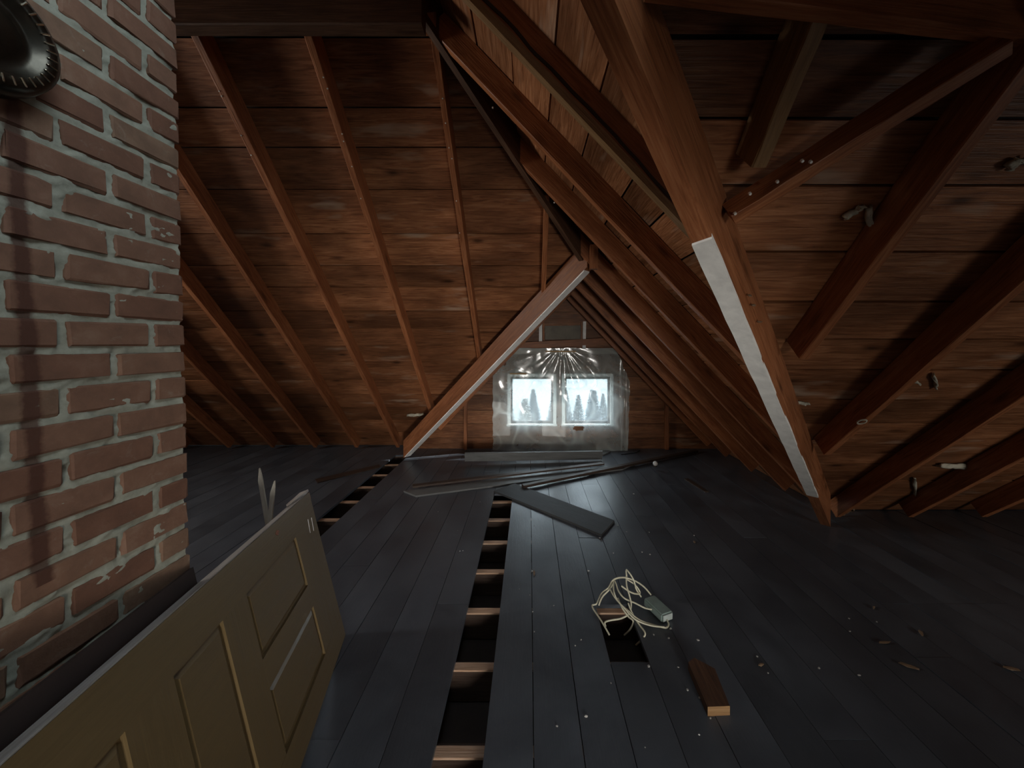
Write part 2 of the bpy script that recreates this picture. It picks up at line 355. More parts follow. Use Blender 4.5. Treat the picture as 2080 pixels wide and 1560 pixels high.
boarded('ceiling_right', 'brown boarded roof slope right of the white valley beam', PR, pairs(yr), 'x', [[(-0.977, 1, 0.76)]])
xd = [-1.65, -1.42, -1.2, -0.98, -0.76, -0.55, -0.33, -0.1, 0.12, 0.33, 0.576, 0.75, 0.95, 1.17, 1.38, 1.6, 1.82, 2.02, 2.24, 2.46, 2.66, 2.86, 3.05]
boarded('ceiling_middle', 'boarded roof slope with sloping rafters right of the gable window', PD, pairs(xd), 'y',
        [[(1, 0, 0.576), (-1.05, 1, 2.93), (0.977, -1, -0.745), (-1.05, -1, 0.53)], [(-1, 0, -0.576), (0.977, -1, -0.745), (0, 1, 5.95)]])
xe = [-1.9, -1.68, -1.47, -1.25, -1.03, -0.8, -0.58, -0.36, -0.14, 0.1, 0.33, 0.576]
boarded('ceiling_gable', 'boarded slope above the left side of the gable window', PE, pairs(xe), 'y', [[(-1.05, -1, -4.14), (0, 1, 5.95)]])
# tight underlay outside the boards, and the slopes behind the camera
def panel(name, pl, poly, off, mat, th=0.03):
    o = prism(name, lift(pl, poly, off), nout(pl), th, (1, 0, 0), mat); o['kind'] = 'structure'; o['label'] = 'dark ' + name.replace('_', ' ') + ' surface'; return o
def pclip(poly, *hs):
    for h in hs: poly = clip(poly, *h)
    return poly
E = 0.12; OFF = BT + 0.012
panel('roof_underlay_left', PL, pclip(rect(-6.3, 6, 1.1, 6.4), (1.05, -1, -2.93 + E), (1.05, 1, 4.14 + 0.02)), OFF, 'deck')
panel('roof_underlay_right', PR, pclip(rect(-1, 6.3, 0.7, 4.0), (-0.977, 1, 0.76)), OFF, 'deck')
panel('roof_underlay_middle', PD, pclip(rect(-1.8, 0.62, -3, 4), (-1.05, 1, 2.93 + E), (0.977, -1, -0.74), (-1.05, -1, 0.53 + E)), OFF, 'deck')
panel('roof_underlay_gable_side', PD, pclip(rect(0.5, 3.3, 0.5, 6.1), (0.977, -1, -0.74)), OFF, 'deck')
panel('roof_underlay_gable', PE, pclip(rect(-2.1, 0.65, 3, 6.1), (-1.05, -1, -4.12)), OFF, 'deck')
panel('ceiling_back', PB, pclip(rect(-6.3, 4, -3.9, 1.25), (1.05, 1, -0.53 + E)), 0, 'sheath')
panel('ceiling_back_side', PD, [(0.24, 0.81), (3.1, -2.19), (3.2, -4.0), (0.24, -0.85)], 0, 'sheath')
panel('ceiling_back_right', PRB, pclip(rect(0, 6.3, -2.3, 0.85), (-1.05, -1, -1.06 + 0.02)), 0, 'sheath')
def endwall(name, x, y0, y1, top, pk):
    c = empty(name, (x, 0, 0), 'structure'); c['label'] = 'dark boarded end wall of the attic'
    n = Vector((1 if x > 0 else -1, 0, 0)); z = 0.0
    while z < top(pk):
        p = clip(clip([(y0, z + 0.003), (y1, z + 0.003), (y1, z + 0.277), (y0, z + 0.277)], 1, 1, top(pk) + pk + 0.04), -1, 1, top(pk) - pk + 0.04)
        if area(p) > 0.01: prism('wall_board', [(x, y, q) for y, q in p], n, 0.03, (0, 1, 0), 'sheath', c)
        z += 0.28
    p = clip(clip([(y0, -0.2), (y1, -0.2), (y1, 6), (y0, 6)], 1, 1, top(pk) + pk + 0.1), -1, 1, top(pk) - pk + 0.1)
    prism('wall_backing', [(x + n.x * 0.035, y, q) for y, q in p], n, 0.03, (0, 1, 0), 'deck', c)
endwall('wall_left', -6.2, -3.8, 6.3, lambda y: min(zz(PL, 0, y), zz(PB, 0, y)), 1.2)
endwall('wall_right', 6.2, -2.3, 3.9, lambda y: min(zz(PR, 0, y), zz(PRB, 0, y)), 0.8)
def lamp_frame(name, pl, sk, side):
    x, y, w, l, _ = sk; n = nout(pl); o0 = Vector((x, y, zz(pl, x, y))); t = 0.06; ey = Vector((0, 1, 1)).normalized(); ex = Vector((1, 0, 0))
    c = empty(name, o0, 'structure'); c['label'] = 'frame around the added lamp on the back slope behind the camera on the ' + side
    for a, b, p, q in ((-w / 2 - t, -w / 2, -l / 2 - t, l / 2 + t), (w / 2, w / 2 + t, -l / 2 - t, l / 2 + t), (-w / 2, w / 2, -l / 2 - t, -l / 2), (-w / 2, w / 2, l / 2, l / 2 + t)):
        prism('window_or_lamp_frame', [o0 + ex * a + ey * p, o0 + ex * b + ey * p, o0 + ex * b + ey * q, o0 + ex * a + ey * q], -n, 0.05, ey if q - p > b - a else ex, 'white', c)
lamp_frame('added_roof_frame', PRB, LAMP_R, 'right')  # frame added around the right-hand lamp; no opening behind it
o = prism('wall_back', [(-6.2, LAMP_B[1], 0), (2.0, LAMP_B[1], 0), (1.9, LAMP_B[1], 1.24), (-6.2, LAMP_B[1], 1.24)], (0, -1, 0), 0.03, (1, 0, 0), 'sheath'); o['kind'] = 'structure'; o['label'] = 'low knee wall behind the camera'
c = empty('added_knee_frame', (LAMP_B[0], LAMP_B[1], 0.3), 'structure'); c['label'] = 'frame around the added fill lamp on the low knee wall behind the camera'  # made-up frame for the fill lamp; the wall behind is solid
a, b, lo, hi = LAMP_B[0] - LAMP_B[3] / 2, LAMP_B[0] + LAMP_B[3] / 2, LAMP_B[2] - LAMP_B[4] / 2, LAMP_B[2] + LAMP_B[4] / 2
for q in ((a - 0.06, a, lo - 0.06, hi + 0.06), (b, b + 0.06, lo - 0.06, hi + 0.06), (a, b, lo - 0.06, lo), (a, b, hi, hi + 0.06)):
    box('window_or_lamp_frame', q[0], q[1], LAMP_B[1], LAMP_B[1] + 0.04, q[2], q[3], 'white', c)
def endwindow(name):
    x, wy, wz, ww, wh, _ = WIN_L; c = empty(name, (x, wy, wz - wh / 2), 'structure'); c['label'] = 'plain wooden window in the left end wall of the attic'
    a, b, lo, hi = wy - ww / 2, wy + ww / 2, wz - wh / 2, wz + wh / 2; t = 0.07
    for q in ((a - t, a, lo - t, hi + t), (b, b + t, lo - t, hi + t), (a, b, lo - t, lo), (a, b, hi, hi + t)):
        box('window_or_lamp_frame', x, x + 0.03, q[0], q[1], q[2], q[3], 'white', c, (0, 1, 0))
endwindow('window_3')

# ------------------------------------------------------------------ floor: planks, joists, plaster lath below
FL = empty('floor', (0, 0, 0), 'structure'); FL['label'] = 'slate grey painted plank floor with missing boards'
PW, X0 = 0.205, -0.187
gaps = {-1: [(0.72, 4.15)], -9: [(3.05, 5.6)], 3: [(1.95, 2.38)]}
for k in range(-30, 31):
    xa = X0 + k * PW; xb = xa + PW
    ends = [-3.75] + sorted(1.545 + 0.41 * random.choice(range(-10, 11)) + 0.022 for _ in range(2)) + [6.15]
    spans = []
    for a, b in pairs(ends):
        if b - a < 0.6:
            if spans: spans[-1] = (spans[-1][0], b)
            else: spans.append((a, b))
        else: spans.append((a, b))
    for g0, g1 in gaps.get(k, []):
        ns = []
        for a, b in spans:
            if b <= g0 or a >= g1: ns.append((a, b))
            else:
                if a < g0: ns.append((a, g0))
                if b > g1: ns.append((g1, b))
        spans = ns
    for a, b in spans:
        g = random.uniform(0.001, 0.0026); dz = random.uniform(-0.002, 0.001)
        box('floor_plank', xa + g, xb - g, a + 0.001, b - 0.001, -0.024, dz, 'floor', FL, (0, 1, 0))
for i in range(-12, 12):
    y = 1.545 + 0.41 * i
    box('joist', -6.1, 6.1, y - 0.024, y + 0.022, -0.19, -0.036, 'darkboard', FL); box('joist_lit_top', -6.1, 6.1, y - 0.024, y + 0.022, -0.036, -0.026, 'joist', FL)  # joist sides coloured dark for shade, tops pale as if lit
    box('joist_back_strip', -6.1, 6.1, y + 0.026, y + 0.05, -0.19, -0.045, 'darkboard', FL)  # dark strip just behind each joist
box('lath_ceiling', -6.2, 6.2, -3.8, 6.2, -0.26, -0.2, 'lath', FL)

# ------------------------------------------------------------------ gable wall with two windows
GY = 5.95
WZ0, WZ1 = 0.40, 1.16
W1, W2 = (-0.30, 0.385), (0.575, 1.30)
GW = empty('wall_gable', (0, GY, 0), 'structure'); GW['label'] = 'brown boarded gable wall around the two small windows'
zs = [-0.1, 0.17, 0.40, 0.62, 0.86, 1.16, 1.33, 1.52, 1.72, 1.95, 2.2, 2.45, 2.7]
for a, b in pairs(zs):
    def seg(x0, x1):
        a2, b2 = a + 0.003, b - 0.003
        p = [(x0, a2), (x1, a2), (x1, b2), (x0, b2)]
        p = clip(p, 1.05, 1, 3.2 + 0.02); p = clip(p, -1.05, 1, 1.99 + 0.02)
        if area(p) > 0.003:
            prism('wall_board', [(x, GY + random.uniform(0, 0.004), z) for x, z in p], (0, 1, 0), 0.025, (1, 0, 0), 'sheath', GW)
    if b <= WZ0 + 0.01 or a >= WZ1 - 0.01: seg(-2.1, 3.2)
    else: seg(-2.1, W1[0]); seg(W2[1], 3.2); seg(W1[1], W2[0])
pts = [(-2.2, -0.2), (3.3, -0.2), (3.3, 0.02), (0.576, 2.9), (-2.2, 0.02)]
for nm, q in (('wall_backing', [(-2.3, -0.2), (W1[0], -0.2), (W1[0], 2.9), (-2.3, 2.9)]), ('wall_backing', [(W2[1], -0.2), (3.4, -0.2), (3.4, 2.9), (W2[1], 2.9)]),
              ('wall_backing', [(W1[0], -0.2), (W2[1], -0.2), (W2[1], WZ0), (W1[0], WZ0)]), ('wall_backing', [(W1[0], WZ1), (W2[1], WZ1), (W2[1], 2.9), (W1[0], 2.9)]),
              ('wall_backing', [(W1[1], WZ0), (W2[0], WZ0), (W2[0], WZ1), (W1[1], WZ1)])):
    p = clip(clip(q, 1.05, 1, 3.2 + 0.09), -1.05, 1, 1.99 + 0.09)
    prism(nm, [(x, GY + 0.034, z) for x, z in p], (0, 1, 0), 0.04, (1, 0, 0), 'deck', GW)
for (x0, z0, z1, w) in ((-1.02, 0.0, 1.05, 0.05), (2.2, 0.0, 0.75, 0.05)):
    box('wall_stud', x0 - w / 2, x0 + w / 2, GY - 0.09, GY, z0, z1, 'rafter', GW, (0, 0, 1)) if False else prism('wall_stud', [(x0 - w / 2, GY, z0), (x0 + w / 2, GY, z0), (x0 + w / 2, GY, z1), (x0 - w / 2, GY, z1)], (0, -1, 0), 0.07, (0, 0, 1), 'rafter', GW)
def window(name, label, xa, xb):
    c = empty(name, ((xa + xb) / 2, GY, WZ0), 'structure'); c['label'] = label
    y0, y1 = GY - 0.015, GY + 0.075
    for q in ((xa - 0.05, xa, WZ0 - 0.04, WZ1 + 0.05), (xb, xb + 0.05, WZ0 - 0.04, WZ1 + 0.05), (xa, xb, WZ1, WZ1 + 0.05)):
        box('casing', q[0], q[1], y0 - 0.012, y0 + 0.008, q[2], q[3], 'white', c, (0, 0, 1) if q[3] - q[2] > 0.3 else (1, 0, 0)) if q[3] - q[2] <= 0.3 else prism('casing', [(q[0], y0 + 0.008, q[2]), (q[1], y0 + 0.008, q[2]), (q[1], y0 + 0.008, q[3]), (q[0], y0 + 0.008, q[3])], (0, -1, 0), 0.02, (0, 0, 1), 'white', c)
    box('window_sill', xa - 0.06, xb + 0.06, y0 - 0.035, y1, WZ0 - 0.025, WZ0, 'white', c)
    t = 0.042
    for q in ((xa, xa + t * 0.7, WZ0, WZ1), (xb - t * 0.7, xb, WZ0, WZ1), (xa + t * 0.7, xb - t * 0.7, WZ0, WZ0 + t), (xa + t * 0.7, xb - t * 0.7, WZ1 - t, WZ1)):
        box('sash', q[0], q[1], GY + 0.03, GY + 0.06, q[2], q[3], 'darkboard', c, (1, 0, 0))
    box('pane', xa + t * 0.6, xb - t * 0.6, GY + 0.043, GY + 0.047, WZ0 + t * 0.8, WZ1 - t * 0.8, 'glass', c)
window('window_1', 'small square window on the left behind the plastic sheet', *W1)
window('window_2', 'small square window on the right behind the plastic sheet', *W2)
# boards and laths nailed above the windows
def wallstrip(name, u0, v0, u1, v1, w, mat, label, cat, th=0.02, y=GY - 0.005, up=None):
    a, b = at(u0, v0, y), at(u1, v1, y); a.y = b.y = y; d = (b - a).normalized(); s = Vector((-d.z, 0, d.x)) * (w / 2)
    o = prism(name, [a - s, b - s, b + s, a + s], (0, -1, 0), th, d, mat); return tag(o, label, cat)
wallstrip('white_lath', 1098, 653, 1098, 694, 0.05, 'white', 'short white lath left of the grey patch above the windows', 'lath', 0.025)
wallstrip('white_lath', 1187, 653, 1186, 712, 0.05, 'white', 'longer white lath right of the grey patch above the windows', 'lath', 0.025)
wallstrip('wall_patch', 1107, 676, 1181, 675, 0.22, 'patch', 'grey square patch between two white laths on the gable', 'panel', 0.012)
wallstrip('patch_frame_strip', 1104, 655, 1104, 692, 0.025, 'rafter', 'thin brown strip on the left edge of the grey patch', 'strip', 0.03)
wallstrip('patch_frame_strip', 1181, 655, 1181, 700, 0.025, 'rafter', 'thin brown strip on the right edge of the grey patch', 'strip', 0.03)
wallstrip('header_plank', 1040, 703, 1246, 692, 0.10, 'rafter', 'tilted brown plank nailed just above the plastic sheet', 'plank', 0.03, GY - 0.035)

# ------------------------------------------------------------------ plastic sheet over the windows
def plastic():
    y0 = GY - 0.145; c = at(1140, 915, y0); x0, x1, zt = at(1000, 0, y0).x, at(1281, 0, y0).x, at(0, 707, y0).z
    nx, nz = 120, 96; vs = []; fs = []
    def folds(x, z):
        """offset in metres and crease (0..1, doubled film) at a point of the sheet"""
        cx, cz = 0.52, zt + 0.05
        r = math.hypot(x - cx, z - cz); th = math.atan2(x - cx, cz - z)
        a = noise.noise(Vector((th * 5.0, r * 0.7, 0))); k1 = max(0, 1 - abs(a) * 5) * max(0.15, 1.0 - r * 0.75)
        wx = x + 0.25 * noise.noise(Vector((x * 2, z * 2, 5))); wz = z + 0.25 * noise.noise(Vector((x * 2, z * 2, 11)))
        b = noise.noise(Vector((wx * 3.0 + wz * 1.5, wz * 2.4 - wx * 0.8, 3.0))); k2 = max(0, 1 - abs(b) * 7) * max(0, 0.5 + 1.2 * noise.noise(Vector((x * 1.7, z * 1.7, 21))))
        f = 0.02 * a * min(1, r * 3) + 0.014 * b + 0.006 * (k1 + k2)
        k3 = 0
        if x > 1.40:
            q = math.sin(x * 75 + 1.5 * noise.noise(Vector((0, z * 3, 2)))); f += 0.008 * q * min(1, (x - 1.40) * 12); k3 = max(0, q) ** 4 * 0.6
        if z > zt - 0.09: k3 = max(k3, 0.45)
        return f, min(1, 0.8 * k1 + 0.9 * k2 + k3)
    cre = []
    def disp(x, z):
        f, k = folds(x, z); cre.append(k); return f
    idx = {}
    for j in range(nz + 1):
        for i in range(nx + 1):
            x = x0 + (x1 - x0) * i / nx; z = 0.004 + (zt - 0.004) * j / nz
            u = CU + F_PX * x / y0; v = CV - F_PX * (z - CAM_H) / y0
            xl = 1001 if v > 762 else 1001 + (762 - v) * 0.58
            xr = 1279 if v > 775 else 1279 - (775 - v) * 0.42
            xr -= 3 * max(0, (v - 800) / 110)
            u2 = min(max(u, xl + 2 * noise.noise(Vector((0, z * 9, 0)))), xr + 2 * noise.noise(Vector((3, z * 8, 0))))
            x = (u2 - CU) / F_PX * y0
            z2 = z + (0.012 * noise.noise(Vector((x * 4, 0, 7))) if j == nz else 0)
            vs.append((x - c.x, -disp(x, z), z2))
    for j in range(nz):
        for i in range(nx):
            a = j * (nx + 1) + i; q = (a, a + 1, a + nx + 2, a + nx + 1)
            P = [Vector(vs[k]) for k in q]
            if (P[1] - P[0]).length < 0.002 and (P[2] - P[3]).length < 0.002: continue
            # torn holes
            m = (P[0] + P[2]) / 2; u = CU + F_PX * (m.x + c.x) / y0; v = CV - F_PX * (m.z - CAM_H) / y0
            if ((u - 1176) / 12) ** 2 + ((v - 870) / 4.5) ** 2 < 1 + 0.6 * noise.noise(Vector((u * 0.3, v * 0.3, 0))): continue
            if ((u - 1024) / 5) ** 2 + ((v - 738) / 5) ** 2 < 1: continue
            fs.append(q)
    me = mesh('plastic_sheet', vs, fs, True); at_ = me.attributes.new('crease', 'FLOAT', 'POINT')
    at_.data.foreach_set('value', cre)
    o = link('plastic_sheet', me, 'plastic', Matrix.Translation((c.x, y0, 0)))
    tag(o, 'wrinkled clear plastic sheet covering both gable windows', 'plastic sheet'); regparent(o)
    for (u0, u1, v) in ((1108, 1170, 714), (1036, 1070, 759)):
        a, b = at(u0, v, y0 - 0.03), at(u1, v, y0 - 0.03)
        prism('batten', [a + Vector((0, 0, -0.01)), b + Vector((0, 0, -0.01)), b + Vector((0, 0, 0.01)), a + Vector((0, 0, 0.01))], (0, -1, 0), 0.012, (1, 0, 0), 'pale', o)
plastic()

# ------------------------------------------------------------------ rafters and beams (each one a thing)
def nails(r, spots, nrm):
    for p in spots:
        b = bmesh.new(); bmesh.ops.create_cone(b, cap_ends=True, segments=8, radius1=0.006, radius2=0.0045, depth=0.008)
        me = bpy.data.meshes.new('nail'); b.to_mesh(me); b.free()
        link('nail', me, 'nail', Matrix.Translation(p) @ Vector(nrm).to_track_quat('Z', 'Y').to_matrix().to_4x4(), r)
RD = 0.141                                   # rafter depth
def rafter_y(pl, x, y0, y1, label, group, w=0.05, nl=(), mat='rafter', name='rafter'):
    a, b = Vector((x, y0, zz(pl, x, y0))), Vector((x, y1, zz(pl, x, y1)))
    o = beam(name, a, b, w, RD, -nout(pl), mat); regparent(o); tag(o, label, 'rafter', group)
    n = nout(pl); sp = []
    for u, v in nl:
        q = onp(u, v, pl, RD / n.z); q.x = x + max(-w * 0.35, min(w * 0.35, q.x - x)); sp.append(q)
    nails(o, sp, -n); return o
GL = 'rafters of the left roof slope'
rafter_y(PL, 0.146, 3.13, 3.96, 'short upright-looking jack rafter above the gable window on the left slope', GL, 0.042, [(1112, 433)])
rafter_y(PL, -0.60, 2.34, 4.72, 'left slope rafter with nails nearest the gable window', GL, 0.045, [(899, 200), (912, 300), (918, 322), (927, 408), (929, 473), (905, 250)])
rafter_y(PL, -1.39, 1.35, 5.55, 'second left slope rafter counting from the gable window', GL, 0.05, [(657, 157), (668, 180), (695, 272), (698, 287), (715, 338), (733, 403)])
rafter_y(PL, -2.10, 1.22, 6.0, 'left slope rafter with the wide black shadow beside the chimney top', GL, 0.05, [(440, 185), (443, 195), (485, 275), (505, 315)])
rafter_y(PL, -2.76, 1.22, 6.0, 'left slope rafter coming out from behind the chimney middle', GL)
rafter_y(PL, -3.42, 1.22, 6.0, 'low left slope rafter just showing right of the chimney', GL)
rafter_y(PL, -4.10, 1.22, 6.0, 'left slope rafter mostly hidden behind the chimney', GL)
rafter_y(PL, -4.80, 1.22, 6.0, 'far left slope rafter near the left end wall', GL)
rafter_y(PL, -5.50, 1.22, 6.0, 'outermost left slope rafter next to the left end wall', GL)
GR = 'rafters of the right roof slope'
rafter_y(PR, 0.785, 0.98, 1.36, 'pale short jack rafter between ridge beam and red valley beam', GR, 0.05, mat='sapwood')
rafter_y(PR, 1.445, 0.98, 2.04, 'right slope rafter ending at the middle of the white valley strip', GR)
rafter_y(PR, 2.15, 0.9, 2.76, 'right slope rafter carrying a paper ring, ending low on the valley beam', GR)
rafter_y(PR, 2.93, 0.9, 3.6, 'right slope rafter with a thin bright lower edge reaching the floor', GR)
rafter_y(PR, 3.62, 0.9, 3.6, 'right slope rafter running to the floor beside the yellow tuft', GR)
rafter_y(PR, 4.32, 0.9, 3.6, 'right slope rafter low at the right border of the view', GR)
rafter_y(PR, 5.0, 0.9, 3.6, 'right slope rafter outside the paper tuft nearest the right end wall', GR)
def rafter_x(y, x0, x1, label, group='rafters of the gable roof', pl=PD, w=0.05, mat='rafter', bow=0.0):
    a, b = Vector((x0, y, zz(pl, x0, y))), Vector((x1, y, zz(pl, x1, y)))
    o = beam('rafter', a, b, w, RD, -nout(pl), mat, bow=bow); regparent(o); return tag(o, label, 'rafter', group)
s = rafter_x(1.753, -1.1, 1.02, 'split rafter with a pale lower edge and dark crack, topmost of the sloping ones', w=0.06)
rafter_x(2.335, -0.53, 1.61, 'brightly lit orange rafter below the split rafter', w=0.055)
rafter_x(2.85, -0.06, 2.14, 'sloping rafter starting beside the apex post', w=0.05)
rafter_x(3.42, 0.47, 2.66, 'sloping rafter second below the apex post', w=0.05)
rafter_x(4.0, 0.60, 2.86, 'sloping gable rafter third below the apex post')
rafter_x(4.6, 0.60, 2.86, 'sloping gable rafter fourth below the apex post')
rafter_x(5.2, 0.60, 2.86, 'sloping gable rafter second from the windows')
rafter_x(5.74, 0.60, 2.86, 'sloping gable rafter closest to the windows')
for y, lb in ((4.0, 'short gable rafter high behind the white slanting beam'), (4.6, 'second gable rafter hidden behind the white slanting beam'), (5.2, 'third gable rafter hidden behind the white slanting beam'), (5.74, 'gable rafter behind the white slanting beam against the window wall')):
    rafter_x(y, 0.55, max(-1.7, (4.14 - y) / 1.05 + 0.05), lb, pl=PE)
# the split rafter: pale sapwood edge and a wandering crack
def split_edge():
    n = nout(PD); x0, x1 = -1.0, 1.0; k = 60; y = 1.753
    d = Vector((1, 0, -1.05)).normalized()
    def strip(name, mat, fa, fb, out, th):
        vs = []; fs = []
        for i in range(k + 1):
            t = i / k; x = x0 + (x1 - x0) * t; base = Vector((x, y - 0.03, zz(PD, x, y)))
            for h in (fa(t), fb(t)):
                p = base - n * h
                vs += [p + Vector((0, -out, 0)), p + Vector((0, -out + th, 0))]
        for i in range(k):
            a = i * 4; b = a + 4
            fs += [(a, a + 2, b + 2, b), (a + 1, b + 1, b + 3, a + 3), (a, b, b + 1, a + 1), (a + 2, a + 3, b + 3, b + 2)]
        fs += [(0, 1, 3, 2), (k * 4, k * 4 + 2, k * 4 + 3, k * 4 + 1)]
        c = Vector((0, y, zz(PD, 0, y))); mw = basis(c, d, n); inv = mw.inverted()
        link(name, fix(mesh(name, [inv @ v for v in vs], fs)), mat, mw, s)
    wob = lambda t: 0.02 * noise.noise(Vector((t * 6, 0.3, 0))) + 0.008 * noise.noise(Vector((t * 23, 1.7, 0)))
    strip('split_crack', 'crack', lambda t: 0.085 + wob(t), lambda t: 0.10 + wob(t) + 0.012 * max(0, math.sin(t * 7)), 0.003, 0.02)
    strip('pale_edge', 'sapwood', lambda t: 0.112 + 0.6 * wob(t), lambda t: RD + 0.006, 0.005, 0.05)
split_edge()
# hip beam between the left slope and the middle slope
hx = lambda x: Vector((x, 2.93 + 1.05 * x, zz(PD, x, 0)))
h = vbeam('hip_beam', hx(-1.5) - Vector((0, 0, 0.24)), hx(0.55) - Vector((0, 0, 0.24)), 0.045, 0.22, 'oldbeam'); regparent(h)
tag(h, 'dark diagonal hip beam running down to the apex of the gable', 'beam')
nails(h, [onp(1001, 219, PD, 0.24), onp(1126, 412, PD, 0.24)], (0, 0, -1))
b0, b1 = Vector((0.56, 3.43, 2.39)), Vector((-1.80, 5.40, 0.03))
h = vbeam('valley_beam', b0, b1, 0.09, 0.25, 'rafter'); regparent(h); tag(h, 'slanting brown beam with white lower edge left of the windows', 'beam')
vbeam('white_edge_strip', b0 - Vector((0, 0, 0.012)) + (b1 - b0) * 0.01, b1 - Vector((0, 0, 0.012)) - (b1 - b0) * 0.012, 0.096, 0.012, 'white', h)
for t in (0.13, 0.33, 0.5, 0.68, 0.86): nails(h, [b0 + (b1 - b0) * t - Vector((0, 0, 0.014))], (0, 0, -1))
v0, v1 = Vector((0.05, 0.74 + 0.977 * 0.05, 0)), Vector((2.74, 0.74 + 0.977 * 2.74, 0))
for q in (v0, v1): q.z = 3.42 - q.y
v1.z = max(v1.z, 0.003)
h = vbeam('valley_beam', v0, v1, 0.075, 0.3, 'rafter'); regparent(h); tag(h, 'long red valley beam with white painted lower half on the right', 'beam')
def onv(t): return v0 + (v1 - v0) * t
def tv(u):                                   # parameter along the beam for an image column
    best = min(range(2001), key=lambda i: abs(CU + F_PX * onv(i / 2000).x / onv(i / 2000).y - u)); return best / 2000
ta, tb = tv(1425), tv(1650)
def white_v():
    k = 24; vs = []; fs = []; d = (v1 - v0).normalized(); sd_ = Vector((d.y, -d.x, 0)).normalized()
    mw = basis(onv((ta + tb) / 2), d, (0, 0, 1)); inv = mw.inverted()
    for i in range(k + 1):
        p = onv(ta + (tb - ta) * i / k)
        for sgn in (-1, 1):
            j = random.uniform(-0.002, 0.002)
            off = d * (random.uniform(-0.03, 0.03) if i == 0 else 0)
            vs += [inv @ (p + sd_ * (sgn * 0.039 + j) + off - Vector((0, 0, 0.008))), inv @ (p + sd_ * (sgn * 0.039 + j) + off + Vector((0, 0, 0.012)))]
    for i in range(k):
        a = i * 4; b = a + 4; fs += [(a, a + 2, b + 2, b), (a + 1, b + 1, b + 3, a + 3), (a, b, b + 1, a + 1), (a + 2, a + 3, b + 3, b + 2)]
    fs += [(0, 1, 3, 2), (k * 4, k * 4 + 2, k * 4 + 3, k * 4 + 1)]
    link('white_edge_strip', fix(mesh('white_edge_strip', vs, fs)), 'white', mw, h)
white_v()
# ridge timbers, brace, purlin and apex post
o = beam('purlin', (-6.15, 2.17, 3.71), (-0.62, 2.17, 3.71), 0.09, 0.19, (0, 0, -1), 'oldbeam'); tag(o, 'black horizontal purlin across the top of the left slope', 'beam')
a, b = at(1400, 3, 0.95), at(2080, 110, 1.08); z = (a.z + b.z) / 2; a.z = b.z = z; d = (b - a).normalized()
o = beam('ridge_beam', a - d * 0.12 + Vector((0, -0.02, 0.19)), b + d * 0.9 + Vector((0, -0.02, 0.19)), 0.045, 0.19, (0, 0, -1), 'rafter'); tag(o, 'wide brown ridge beam across the upper right corner', 'beam')
a, b = onp(1476, 452, PR, 0.2), onp(2010, 118, PR, 0.2)
o = beam('diagonal_brace', a + Vector((0, 0.02, 0.06)), b + Vector((0, 0.02, 0.06)), 0.045, 0.1, -nout(PR), 'rafter'); regparent(o); tag(o, 'dark diagonal brace with small white nails below the ridge beam', 'beam')
nails(o, [onp(u, v, PR, 0.26) + Vector((0, -0.01, 0)) for u, v in ((1490, 436), (1520, 396), (1575, 372), (1625, 330), (1642, 332))], (0, -0.7, -0.7))
o = beam('ridge_board', (0.576, 3.5, 2.58), (0.576, 5.94, 2.58), 0.03, 0.19, (0, 0, -1), 'rafter'); tag(o, 'ridge board over the gable between the sloping rafters', 'beam')
o = prism('apex_post', [(0.55, 3.38, 2.36), (0.62, 3.38, 2.36), (0.62, 3.38, 2.58), (0.55, 3.38, 2.58)], (0, -1, 0), 0.05, (0, 0, 1), 'rafter'); tag(o, 'short post where the beams meet above the gable', 'post')

